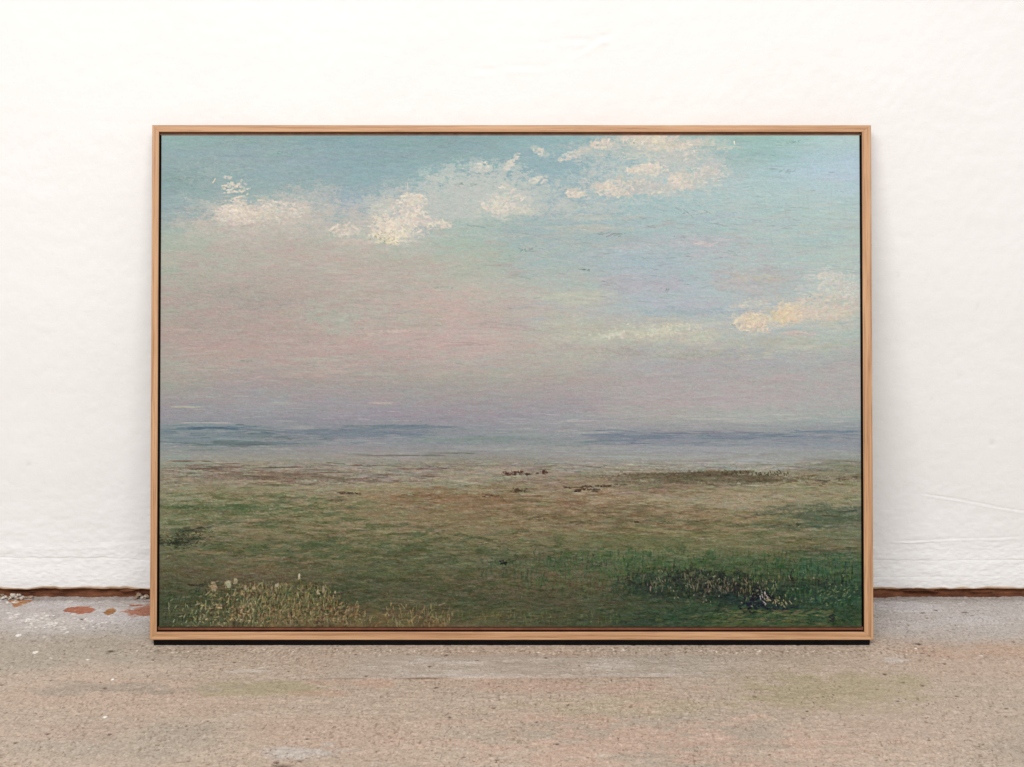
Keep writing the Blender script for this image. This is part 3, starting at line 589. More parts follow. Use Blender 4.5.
        self.C += (sstep(.66, 1.0, rid2) * (2.2 + 7 * gnd) * (1.2 - patchy))[..., None]
        self.H += sstep(.7, 1.0, rid2) * .5
        self.C += np.stack([fbm(X / 2.4, Y / 1.6, 98, 2), fbm(X / 2.4, Y / 1.6, 99, 2), fbm(X / 2.4, Y / 1.6, 101, 2)], -1) * 1.3
        weave = np.sin(X * 2.9) * .5 + np.sin(Y * 2.9) * .5
        self.H = np.clip(self.H, -1, 3) * .6 + Hm * .30 + Gm * .26 + weave * .08 + B * .22
        def soft(A, n):
            B_ = A
            for ax in (0, 1):
                B_ = sum(np.roll(B_, k_, ax) for k_ in range(-n, n + 1)) / (2 * n + 1)
            return B_
        fine_ = self.C - soft(self.C, 1); wide_ = self.C - soft(self.C, 5)
        fine_[:7] = 0; fine_[-7:] = 0; fine_[:, :7] = 0; fine_[:, -7:] = 0
        wide_[:7] = 0; wide_[-7:] = 0; wide_[:, :7] = 0; wide_[:, -7:] = 0
        self.C = self.C + fine_ * .55 + wide_ * .35
        return np.clip(self.C, 4, 250) / 255.0, self.H

# ================================================================ mesh and material helpers
def link(o, parent=None):
    scene.collection.objects.link(o)
    if parent is not None: o.parent = parent
    return o


def tag(o, label=None, category=None, group=None, kind=None):
    if label: o['label'] = label
    if category: o['category'] = category
    if group: o['group'] = group
    if kind: o['kind'] = kind
    return o


def to_linear(c):
    c = np.asarray(c, float)
    return np.where(c <= 0.04045, c / 12.92, ((c + 0.055) / 1.055) ** 2.4)


def mesh_from(name, V, F, smooth=True):
    me = bpy.data.meshes.new(name)
    V = np.asarray(V, np.float32).reshape(-1, 3); F = np.asarray(F, np.int32).reshape(-1, 4)
    me.vertices.add(len(V)); me.vertices.foreach_set('co', V.ravel())
    me.loops.add(F.size); me.loops.foreach_set('vertex_index', F.ravel())
    me.polygons.add(len(F))
    me.polygons.foreach_set('loop_start', np.arange(0, F.size, 4, dtype=np.int32))
    me.polygons.foreach_set('loop_total', np.full(len(F), 4, np.int32))
    me.polygons.foreach_set('use_smooth', np.full(len(F), smooth))
    me.update(calc_edges=True)
    return me


def grid_faces(ny, nx, off=0, flip=False):
    i = np.arange(ny * nx).reshape(ny, nx) + off
    a, b, c, d = i[:-1, :-1], i[:-1, 1:], i[1:, 1:], i[1:, :-1]
    q = np.stack([a, d, c, b] if flip else [a, b, c, d], -1)
    return q.reshape(-1, 4)


def colour_layer(me, name, rgb):
    att = me.color_attributes.new(name, 'FLOAT_COLOR', 'POINT')
    rgba = np.ones((len(me.vertices), 4), np.float32)
    rgba[:, :3] = rgb.reshape(-1, 3)
    att.data.foreach_set('color', rgba.ravel())


def spaced(lo, hi, step, far_lo, far_hi, n=26):
    """even steps inside, growing steps outside"""
    mid = np.arange(lo, hi + step * .5, step)
    t = (np.arange(1, n + 1) / n) ** 2.2
    left = lo - t[::-1] * (lo - far_lo) if far_lo < lo else np.zeros(0)
    right = mid[-1] + t * (far_hi - mid[-1]) if far_hi > hi else np.zeros(0)
    return np.concatenate([left, mid, right])


class Mat:
    def __init__(self, name, rough=0.6, spec=0.4):
        self.m = bpy.data.materials.new(name); self.m.use_nodes = True
        self.nt = self.m.node_tree
        self.b = self.nt.nodes['Principled BSDF']
        self.b.inputs['Roughness'].default_value = rough
        self.b.inputs['Specular IOR Level'].default_value = spec

    def n(self, kind, **kw):
        nd = self.nt.nodes.new(kind)
        for k, v in kw.items():
            if k in nd.inputs: nd.inputs[k].default_value = v
            else: setattr(nd, k, v)
        return nd

    def l(self, a, b): self.nt.links.new(a, b)

    def coords(self, scale=(1, 1, 1), kind='Object', random_shift=False):
        tc = self.n('ShaderNodeTexCoord'); mp = self.n('ShaderNodeMapping')
        mp.inputs['Scale'].default_value = scale
        self.l(tc.outputs[kind], mp.inputs['Vector'])
        if random_shift:
            oi = self.n('ShaderNodeObjectInfo')
            mul = self.n('ShaderNodeMath', operation='MULTIPLY'); mul.inputs[1].default_value = 37.0
            self.l(oi.outputs['Random'], mul.inputs[0]); self.l(mul.outputs[0], mp.inputs['Location'])
        return mp.outputs['Vector']

    def noise(self, vec, scale, detail=4, rough=.55, dist=0):
        nd = self.n('ShaderNodeTexNoise'); nd.inputs['Scale'].default_value = scale
        nd.inputs['Detail'].default_value = detail; nd.inputs['Roughness'].default_value = rough
        nd.inputs['Distortion'].default_value = dist
        self.l(vec, nd.inputs['Vector']); return nd.outputs['Fac']

    def ramp(self, fac, stops):
        r = self.n('ShaderNodeValToRGB'); e = r.color_ramp.elements
        while len(e) < len(stops): e.new(.5)
        for el, (p, c) in zip(e, stops):
            el.position = p; el.color = (*c, 1)
        self.l(fac, r.inputs['Fac']); return r.outputs['Color']

    def mix(self, fac, a, b, mode='MIX'):
        mx = self.n('ShaderNodeMix', data_type='RGBA', blend_type=mode)
        for sock, v in ((mx.inputs[0], fac), (mx.inputs[6], a), (mx.inputs[7], b)):
            if hasattr(v, 'links') or isinstance(v, bpy.types.NodeSocket): self.l(v, sock)
            elif isinstance(v, (int, float)): sock.default_value = v
            else: sock.default_value = (*v, 1)
        return mx.outputs[2]

    def bump(self, height, strength, dist, prev=None):
        bp = self.n('ShaderNodeBump'); bp.inputs['Strength'].default_value = strength
        bp.inputs['Distance'].default_value = dist
        self.l(height, bp.inputs['Height'])
        if prev is not None: self.l(prev, bp.inputs['Normal'])
        return bp.outputs['Normal']


def grey(v): return (v, v, v)


# ---------------- plaster
def wall_material():
    m = Mat('painted_plaster', .72, .25)
    at = m.n('ShaderNodeVertexColor', layer_name='wall_colour')
    v = m.coords()
    tint = m.ramp(m.noise(v, 3.5, 6), [(.3, (.975, .972, .965)), (.7, (1, 1, 1))])
    m.l(m.mix(1.0, at.outputs['Color'], tint, 'MULTIPLY'), m.b.inputs['Base Color'])
    n1 = m.bump(m.noise(v, 150, 5, .65), .32, .0012)
    n2 = m.bump(m.noise(m.coords((1, 1, 2.4)), 26, 4, .6, .6), .14, .003, n1)
    m.l(n2, m.b.inputs['Normal'])
    return m.m


def footing_material():
    m = Mat('old_brick', .85, .2)
    v = m.coords((1, 1, 2))
    c = m.ramp(m.noise(v, 16, 6, .65), [(.3, (.045, .017, .010)), (.47, (.13, .048, .024)), (.6, (.19, .075, .036)), (.8, (.30, .20, .13))])
    m.l(c, m.b.inputs['Base Color'])
    m.l(m.bump(m.noise(v, 90, 5, .7), .9, .004), m.b.inputs['Normal'])
    return m.m


def floor_material():
    m = Mat('worn_concrete', .62, .35)
    at = m.n('ShaderNodeVertexColor', layer_name='floor_colour')
    v = m.coords()
    fine = m.ramp(m.noise(v, 330, 4, .7), [(.34, grey(.74)), (.5, grey(1.0)), (.68, grey(1.18))])
    c = m.mix(1.0, at.outputs['Color'], fine, 'MULTIPLY')
    pits = m.ramp(m.noise(m.coords((1, .8, 1)), 175, 2.5, .55), [(.30, (.46, .40, .36)), (.40, grey(1.0)), (.62, grey(1.0)), (.74, grey(1.20))])
    where = m.ramp(m.noise(v, 7, 3), [(.40, grey(.25)), (.60, grey(1))])
    c = m.mix(where, c, m.mix(1.0, c, pits, 'MULTIPLY'))
    m.l(c, m.b.inputs['Base Color'])
    r = m.ramp(m.noise(m.coords((1, 3, 1)), 5, 5), [(.3, grey(.5)), (.7, grey(.78))])
    m.l(r, m.b.inputs['Roughness'])
    m.l(m.bump(m.noise(v, 300, 4, .7), .8, .0018), m.b.inputs['Normal'])
    return m.m


# ---------------- wood: grain runs along the object's own X
def wood_material(name, dark=1.0):
    m = Mat(name, .48, .35)
    v = m.coords((1.2, 75, 75), random_shift=True)
    v2 = m.coords((7, 260, 260), random_shift=True)
    g = m.noise(v, 2.2, 5, .6, .8)
    c = m.ramp(g, [(.28, (.36 * dark, .18 * dark, .085 * dark)), (.45, (.49 * dark, .265 * dark, .132 * dark)),
                   (.58, (.59 * dark, .345 * dark, .182 * dark)), (.75, (.64 * dark, .40 * dark, .225 * dark))])
    fine = m.ramp(m.noise(v2, 2.0, 3, .6), [(.30, (.62, .52, .45)), (.47, (.98, .98, .98)), (.75, (1.08, 1.08, 1.08))])
    m.l(m.mix(.8, c, fine, 'MULTIPLY'), m.b.inputs['Base Color'])
    m.l(m.bump(m.noise(v2, 2.0, 3), .3, .0004), m.b.inputs['Normal'])
    return m.m


def plain_material(name, col, rough=.7, spec=.2, scale=60, amt=.25):
    m = Mat(name, rough, spec)
    f = m.noise(m.coords(), scale, 4)
    m.l(m.ramp(f, [(.3, tuple(x * (1 - amt) for x in col)), (.7, tuple(min(1, x * (1 + amt)) for x in col))]), m.b.inputs['Base Color'])
    m.l(m.bump(f, .3, .001), m.b.inputs['Normal'])
    return m.m


def canvas_material():
    m = Mat('oil_on_canvas', .55, .10)
    at = m.n('ShaderNodeVertexColor', layer_name='paint')
    m.l(at.outputs['Color'], m.b.inputs['Base Color'])
    v = m.coords()
    w = m.bump(m.noise(v, 900, 3, .6), .25, .0004)
    m.l(w, m.b.inputs['Normal'])
    return m.m


WALL_LIFT = 0.80          # white paint
ALB = 1.29                # how much lighter a colour shows than its albedo under this light
ALB_FLOOR = 1.14


# ================================================================ the setting: wall and floor
def build_wall():
    xs = spaced(-1.16, 1.16, .0032, -3.2, 3.2)
    zs = np.concatenate([np.arange(.0, .125, .0013), np.arange(.125, .26, .0026), np.arange(.26, 1.30, .0065), 1.30 + 1.3 * (np.arange(1, 14) / 13) ** 1.4])
    X, Z = np.meshgrid(xs, zs)
    edge = .0205 + .0016 * lattice_noise(xs * 9, xs * 0 + 3.3, 5) + .0012 * lattice_noise(xs * 60, xs * 0, 6)
    chip = sstep(.55, .95, lattice_noise(xs * 16, xs * 0 + 9.1, 8)) * .003
    edge = edge + chip
    k = np.exp(-Z / .03)
    Zs = Z + edge[None, :] * k                      # the plaster stops just short of the floor
    # skirt: a thicker coat of plaster at the foot, with its wavering upper lip
    lipz = .089 + .004 * lattice_noise(xs * 2.1, xs * 0 + 1, 11) + .0018 * lattice_noise(xs * 14, xs * 0 + 2, 12) - .006 * np.exp(-((xs + .78) / .1) ** 2)
    lip2 = np.where(xs > .6, .103 + .008 * lattice_noise(xs * 5, xs * 0 + 4, 13), .118 + .006 * lattice_noise(xs * 6, xs * 0 + 4, 14))
    t1 = 1 - sstep(-.008, .004, Zs - lipz[None, :])
    t2 = 1 - sstep(-.010, .006, Zs - lip2[None, :])
    out = .0013 * t1 * (0.7 + .5 * lattice_noise(X * 4, Z * 0, 15)) + .0010 * t2
    groove = np.exp(-((Zs - lipz[None, :] - .0012 * lattice_noise(X * 60, Z * 0, 126)) / .0012) ** 2)
    y = -out + .0016 * groove * (.6 + .6 * lattice_noise(X * 7, Z * 0 + 5, 16))
    lip3 = .050 + .004 * lattice_noise(xs * 4, xs * 0 + 6, 17)
    y += .0010 * np.exp(-((Zs - lip3[None, :]) / .002) ** 2) * sstep(-.1, .5, lattice_noise(X * 3, Z * 0 + 2, 18))
    y += -.003 * np.exp(-((Zs - .04) / .03) ** 2)                                   # the foot swells a little
    # old brushed and filled surface
    y += .0010 * fbm(X * 3.2, Zs * 4.5, 19, 3) + .0004 * stretched(X, Zs, .07, .022, 20, 4) * (1 - sstep(.10, .30, Zs) * .55)
    y += (.0004 + .0002 * (1 - sstep(.06, .25, Zs))) * fbm(X * 60, Zs * 64, 24, 3, .65)
    y += .00050 * (1 - sstep(.09, .16, Zs)) * fbm(X * 120, Zs * 135, 124, 2, .7) + .00028 * (1 - sstep(.12, .22, Zs)) * (1 - 2 * np.abs(stretched(X, Zs, .045, .010, 125, 4, .65)))
    # long shallow scrape at the lower right and faint ones high up
    for (x0, z0, x1, z1, d, w) in [(.862, .236, 1.16, .184, .0018, .0016), (.80, .125, 1.1, .138, .0012, .002), (.02, 1.165, .22, 1.185, .0016, .003), (-.1, 1.115, .14, 1.13, .0014, .003),
                                   (.10, 1.14, .22, 1.20, .0016, .004), (-1.06, .33, -1.0, .327, .0012, .002)]:
        t = np.clip((X - x0) / (x1 - x0), 0, 1); zc = z0 + (z1 - z0) * t + .002 * lattice_noise(X * 22, X * 0, 21)
        y += d * np.exp(-((Zs - zc) / w) ** 2) * sstep(x0, x0 + .05, X) * (1 - sstep(x1 - .03, x1, X))
        y -= d * .8 * np.exp(-((Zs - zc + w * 1.6) / w) ** 2) * sstep(x0, x0 + .05, X) * (1 - sstep(x1 - .03, x1, X))
    # a few pits
    r = np.random.default_rng(3)
    pits = [(1.02, .345, .004), (.94, .49, .003), (.885, .44, .0025), (.97, .64, .003), (-1.03, .30, .003), (.80, .70, .0025), (-.95, .75, .002)]
    stain = np.zeros_like(X)
    for px_, pz_, pr in pits:
        g = np.exp(-(((X - px_) / pr / 1.5) ** 2 + ((Zs - pz_) / pr) ** 2)); y += .002 * g; stain += g * .25
    y += .001
    V = np.stack([X, y, Zs], -1)
    # turn the lower edge back to the brick
    low = V[0].copy(); low[:, 1] = .05; low[:, 2] += .004
    top = V[-1].copy(); top[:, 1] = .12
    V = np.concatenate([low[None], V, top[None]])
    me = mesh_from('wall', V, grid_faces(*V.shape[:2]))
    # colour: white paint, bare tan plaster along the broken edge, a little grime in the grooves
    C = np.full(V.shape, WALL_LIFT); C[..., 1] *= .992; C[..., 2] *= .982
    Ze = V[..., 2]; Xe = V[..., 0]
    bare = 1 - sstep(.0016, .0052, Ze - edge[None, :] - .0016 * lattice_noise(Xe * 40, Xe * 0, 25)); bare[0] = 1
    tan = np.stack([.42 + .12 * lattice_noise(Xe * 30, Ze * 50, 26), .27 + .10 * lattice_noise(Xe * 30, Ze * 50, 26), .16 + .08 * lattice_noise(Xe * 30, Ze * 50, 26)], -1)
    C = C * (1 - bare[..., None]) + tan * bare[..., None]
    dirt = np.zeros(V.shape[:2]); dirt[1:-1] = np.clip(groove * .55 * (.5 + .8 * lattice_noise(X * 9, Z * 0 + 1, 27)), 0, 1) + np.clip(stain, 0, .7)
    dirt[1:-1] += .10 * np.exp(-(Zs / .05) ** 2) * (.5 + .5 * fbm(X * 20, Zs * 40, 28))
    C *= (1 - np.clip(dirt, 0, .8)[..., None] * np.array([.5, .56, .62]))
    colour_layer(me, 'wall_colour', C)
    me.materials.append(wall_material())
    o = link(bpy.data.objects.new('wall', me)); tag(o, kind='structure')
    # brick course showing in the slot under the plaster
    xf = spaced(-1.16, 1.16, .004, -3.2, 3.2); zf = np.linspace(-.012, .045, 20)
    XF, ZF = np.meshgrid(xf, zf)
    yf = .006 + .0035 * fbm(XF * 24, ZF * 40, 30, 4) + .002 * stretched(XF, ZF, .05, .004, 31, 3)
    # thin flakes of old mortar standing proud
    yf -= .009 * sstep(.45, .8, stretched(XF, ZF, .035, .006, 32, 3)) * sstep(.008, .014, ZF) * (1 - sstep(.017, .021, ZF))
    mf = mesh_from('brick_course', np.stack([XF, yf, ZF], -1), grid_faces(*XF.shape))
    mf.materials.append(footing_material())
    link(bpy.data.objects.new('brick_course', mf), o)
    return o


def blob(X, Y, cx, cy, rx, ry, seed, rough=.5, soft=.25, s=1.0):
    d = 1 - np.sqrt(((X - cx) / rx) ** 2 + ((Y - cy) / ry) ** 2)
    n = stretched(X, Y, .05 * s, .025 * s, seed, 4, .65)
    return sstep(0, soft, d + n * rough) * sstep(-.6, .05, d)


def build_floor():
    xs = spaced(-1.16, 1.16, .0021, -4.0, 4.0); ys = spaced(-1.12, .012, .0021, -5.5, .14, 60)
    X, Y = np.meshgrid(xs, ys)
    C = np.zeros(X.shape + (3,)) + np.array([191, 172, 154.])
    def mixc(m, c, a=1.0):
        nonlocal C
        C += (np.array(c, float) - C) * (np.clip(m, 0, 1) * a)[..., None]
    lowf = fbm(X * 3.1, Y * 6, 41, 5); mid = stretched(X, Y, .16, .035, 42, 5, .65)
    mixc(sstep(-.1, .8, lowf), (192, 168, 150), .8); mixc(sstep(.0, .8, -lowf), (174, 162, 146), .8)
    C += (mid * 4)[..., None]
    # cooler, greyer strip towards the wall
    wallw = sstep(-.30, -.10, Y + .05 * stretched(X, Y, .2, .06, 43, 4))
    mixc(wallw, (193, 186, 182), .9)
    mixc(sstep(-.19, -.10, Y) * (1 - sstep(-.03, -.005, Y)) * sstep(-.2, .6, stretched(X, Y, .14, .04, 44, 4)), (212, 206, 206), .6)
    mixc(sstep(-.03, .0, Y), (166, 156, 150), .45)
    # trowelled band with its dark lower lip
    bx = sstep(-.42, -.22, X + .05 * lattice_noise(X * 8, Y * 20, 45)) * (1 - sstep(.30, .52, X))
    bandtop = -.318 + .008 * lattice_noise(X * 9, X * 0, 46); bandlow = -.431 + .004 * lattice_noise(X * 6, X * 0, 47) + .0015 * lattice_noise(X * 40, X * 0, 48)
    band = sstep(bandlow - .002, bandlow + .002, Y) * (1 - sstep(bandtop - .02, bandtop + .01, Y)) * bx
    bn = stretched(X, Y, .09, .02, 49, 4, .6)
    mixc(band, (186, 173, 160), .7); mixc(band * sstep(.1, .7, bn), (202, 190, 178), .7); mixc(band * sstep(.2, .8, -bn), (168, 155, 142), .6)
    lip = np.exp(-((Y - bandlow) / .0026) ** 2) * bx * (.5 + .7 * lattice_noise(X * 12, X * 0 + 7, 50))
    mixc(lip, (128, 104, 84), .8)
    # stains and worn patches
    mixc(blob(X, Y, -.48, -.478, .15, .045, 51, .4, .5), (174, 161, 132), .85)
    mixc(blob(X, Y, -.73, -.478, .22, .034, 52, .5, .5), (168, 154, 138), .75)
    mixc(blob(X, Y, .60, -.49, .24, .13, 53, .4, .7), (174, 161, 132), .85)
    mixc(blob(X, Y, .20, -.56, .22, .07, 54, .6, .7), (184, 168, 142), .6)
    mixc(blob(X, Y, .26, -.70, .50, .14, 55, .6, .9), (201, 170, 152), .75)
    mixc(blob(X, Y, .12, -.47, .24, .035, 56, .8, .7), (196, 164, 146), .5)
    mixc(blob(X, Y, -.28, -.455, .10, .02, 57, .8, .6), (196, 160, 140), .5)
    mixc(blob(X, Y, -.34, -.50, .06, .016, 157, .8, .6), (196, 160, 138), .4)
    mixc(blob(X, Y, .92, -.30, .17, .045, 58, .7, .8), (194, 162, 138), .5)
    mixc(blob(X, Y, .70, -.62, .3, .10, 59, .6, .9), (190, 170, 154), .6)
    mixc(blob(X, Y, -.35, -.735, .075, .035, 60, .7, .7), (194, 184, 176), .8)
    mixc(blob(X, Y, -.74, -.66, .16, .05, 61, .8, .8), (188, 160, 146), .35)
    mixc(blob(X, Y, .735, -.345, .04, .014, 62, .8, .8), (208, 200, 192), .7)
    mixc(blob(X, Y, -.50, -.395, .05, .008, 63, 1.0, .6), (208, 196, 182), .8)
    mixc(blob(X, Y, .0, -.05, 1.2, .03, 64, .5, .9), (164, 154, 150), .3)
    # brick showing through at the foot of the wall
    rust = np.zeros_like(X)
    tri = sstep(0, .004, (Y + .056) - np.abs(X + 1.062) * 1.5 - .004 * lattice_noise(X * 40, Y * 40, 65)) * (1 - sstep(-.012, -.008, Y)) * (X < -.95) * (X > -1.2)
    for m_, c in [(tri, (176, 124, 84)), (blob(X, Y, -.918, -.074, .038, .026, 66, .35, .12, .6), (172, 106, 78)), (blob(X, Y, -.850, -.082, .015, .019, 67, .3, .2, .6), (158, 108, 62)),
                  (blob(X, Y, -.772, -.066, .060, .048, 68, .6, .5, .6), (168, 108, 84)), (blob(X, Y, -.735, -.02, .035, .03, 69, .6, .5, .6), (146, 92, 70))]:
        cc = np.array(c, float) + (fbm(X * 60, Y * 60, 70, 3) * 9)[..., None]
        C += (cc - C) * (m_ * .95)[..., None]; rust = np.maximum(rust, m_)
    # grit and pores
    dens = .5 + .5 * fbm(X * 5, Y * 9, 71, 4)
    near = np.exp(-((Y + .285) / .03) ** 2) * (np.abs(X) < .78) * .28
    p1 = lattice_noise(X / .0032, Y / .0058, 72); p2 = lattice_noise(X / .0058, Y / .0090, 73); p3 = stretched(X, Y, .012, .009, 74, 3, .75)
    pore = np.maximum(sstep(.62 - .30 * dens - near, .98, p1) * .55, sstep(.86 - .22 * dens, 1.0, p2) * .7)
    smooth_zone = np.clip(band * .75 + blob(X, Y, -.48, -.478, .16, .05, 51, .4, .5) * .8 + blob(X, Y, .60, -.49, .22, .12, 53, .4, .6) * .85 + sstep(-.14, -.05, Y) * .5, 0, .9)
    pore = pore * (1 - smooth_zone)
    # rows of small pits left by the float
    rows = sstep(.35, .9, stretched(X, Y, .11, .016, 75, 3, .6)) * sstep(.1, .7, p3) * (Y < -.42) * (1 - smooth_zone)
    pore = np.clip(pore + rows * .4, 0, 1)
    mixc(pore, (108, 86, 70), .52)
    mixc(sstep(.5, .95, -p1) * (1 - smooth_zone), (206, 192, 176), .38)
    C += (p3 * 6)[..., None]
    sp = lattice_noise(X / .0027, Y / .0052, 76) * .6 + lattice_noise(X / .0048, Y / .0075, 77) * .6
    C += (sp * np.abs(sp) * (15 + 46 * np.exp(-((Y + .300) / .020) ** 2) * (np.abs(X) < .8)) * (1 - .6 * smooth_zone))[..., None]
    r = np.random.default_rng(8)
    deep = np.zeros_like(X)
    for i in range(110):
        cx, cy = r.uniform(-1.1, 1.1), r.uniform(-.82, -.03); rr = r.uniform(.0014, .0030)
        sl = (slice(*np.searchsorted(ys, [cy - .02, cy + .02])), slice(*np.searchsorted(xs, [cx - .02, cx + .02])))
        deep[sl] = np.maximum(deep[sl], np.exp(-((X[sl] - cx) / rr / 1.4) ** 2 - ((Y[sl] - cy) / rr / 1.3) ** 2) * r.uniform(.5, 1))
    for cx, cy, rr in [(.868, -.085, .004), (.958, -.085, .004), (.90, -.07, .003), (-.9, -.125, .004), (.81, -.26, .005), (-.79, -.30, .005)]:
        deep = np.maximum(deep, np.exp(-((X - cx) / rr / 1.4) ** 2 - ((Y - cy) / rr) ** 2))
    mixc(deep, (70, 52, 42), .85)
    # splashes of white paint
    spl = np.zeros_like(X)
    for (cx, cy, rx, ry, n) in [(-.985, -.135, .03, .035, 60), (-.925, -.155, .045, .03, 60), (-1.05, -.10, .02, .02, 14), (-.86, -.13, .03, .03, 12), (-1.075, -.02, .03, .012, 26), (-.93, -.30, .1, .06, 3), (.9, -.33, .15, .03, 5)]:
        for i in range(n):
            a, b = cx + r.normal(0, rx * .6), cy + r.normal(0, ry * .7); rr = r.uniform(.0012, .0042)
            sl = (slice(*np.searchsorted(ys, [b - .03, b + .03])), slice(*np.searchsorted(xs, [a - .03, a + .03])))
            spl[sl] = np.maximum(spl[sl], sstep(.3, .7, np.exp(-((X[sl] - a) / rr / 1.4) ** 2 - ((Y[sl] - b) / rr / 1.3) ** 2)) * r.uniform(.35, 1))
    for a, b, rr in [(-1.0, -.216, .0062), (-.937, -.305, .0058), (-.955, -.152, .007), (-1.01, -.13, .006), (-.75, -.44, .003), (-.72, -.60, .004)]:
        spl = np.maximum(spl, sstep(.3, .6, np.exp(-((X - a) / rr) ** 2 - ((Y - b) / rr / 1.5) ** 2)))
    mixc(spl, (244, 238, 230), .95)
    mixc(blob(X, Y, -.96, -.14, .11, .07, 80, .8, .9), (206, 198, 192), .5)
    # chip in the slab near the front
    hole = np.exp(-((X + .377) / .012) ** 2 - ((Y + .786) / .008) ** 2); hole2 = np.exp(-((X + .352) / .006) ** 2 - ((Y + .765) / .004) ** 2)
    mixc(hole + hole2 * .6, (74, 54, 42), .9)
    scrape = np.exp(-(((X + .49) * .5 + (Y + .385) * -1.0) / .004) ** 2) * np.exp(-((X + .49) / .03) ** 2)
    mixc(scrape, (214, 204, 190), .6)
    Zf = .0016 * fbm(X * 2.2, Y * 3, 81, 3) * (Y < 0) + .0008 * mid + .0009 * p3 - .0016 * pore + .0006 * sp - .002 * deep - .0005 * rust + .0003 * spl + .0012 * band * (1 + .8 * bn) - .006 * hole - .003 * hole2
    quiet = 1 - .85 * sstep(-.36, -.30, Y) * (1 - sstep(-.20, -.15, Y)) * (np.abs(X) < .8)     # level where the frame stands
    Zf = Zf * quiet - .0012
    V = np.stack([X, Y, Zf], -1)
    me = mesh_from('floor', V, grid_faces(*X.shape))
    def soft(A, n):
        for ax in (0, 1):
            A = sum(np.roll(A, k_, ax) for k_ in range(-n, n + 1)) / (2 * n + 1)
        return A
    C = C + (C - soft(C, 1)) * .35 + (C - soft(C, 3)) * .2
    C[:4] = C[4]; C[-4:] = C[-5]; C[:, :4] = C[:, 4:5]; C[:, -4:] = C[:, -5:-4]
    C = np.clip(C + r.normal(0, 2.5, X.shape)[..., None], 10, 250) / 255
    colour_layer(me, 'floor_colour', to_linear(C) / ALB_FLOOR)
    me.materials.append(floor_material())
    return tag(link(bpy.data.objects.new('floor', me)), kind='structure')


# ================================================================ the framed painting
FW, FH, FD = 1.44, 1.02808, .034       # outside width, height, depth
LEAN = .228425
WB, WT, WL, WR = .0158, .0140, .0138, .0184      # front width of the bottom, top, left and right rail
LIFT = .0026


def rail(length, parent, mats, loc, rot, w, w_start, w_end):
    """one mitred rail: runs along its own X, inner edge towards +Y, front towards +Z; outer edge at Y=0"""
    d = FD
    # profile (across, depth, mitre inset)
    b = .0013
    prof = [(0, 0), (0, d - b), (b * .4, d - b * .3), (b, d), (w - b, d), (w - b * .3, d - b * .3), (w, d - b), (w, d * .42), (w, .004), (w, 0)]
    ns = 60
    V = []
    for i in range(ns + 1):
        for (a, z) in prof:
            t = i / ns
            xa = -length / 2 + a * w_start / w + .00012; xb = length / 2 - a * w_end / w - .00012
            V.append((xa + t * (xb - xa), a, z))
    n = len(prof)
    F = []
    for i in range(ns):
        for j in range(n):
            k = (j + 1) % n
            F.append((i * n + j, i * n + k, (i + 1) * n + k, (i + 1) * n + j))
    me = bpy.data.meshes.new('rail')
    faces = [tuple(f) for f in F] + [tuple(range(n))[::-1], tuple(ns * n + j for j in range(n))]
    me.from_pydata(V, [], faces)
    for mt in mats: me.materials.append(mt)
    for q in range(ns * n):
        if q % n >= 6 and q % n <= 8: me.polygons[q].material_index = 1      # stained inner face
    o = link(bpy.data.objects.new('rail', me), parent)
    o.location = loc; o.rotation_euler = rot
    return o


def box(name, parent, mat, x0, x1, y0, y1, z0, z1):
    V = [(x, y, z) for z in (z0, z1) for y in (y0, y1) for x in (x0, x1)]
    F = [(0, 2, 3, 1), (4, 5, 7, 6), (0, 1, 5, 4), (2, 6, 7, 3), (0, 4, 6, 2), (1, 3, 7, 5)]
    me = bpy.data.meshes.new(name); me.from_pydata(V, [], F); me.materials.append(mat)
    return link(bpy.data.objects.new(name, me), parent)


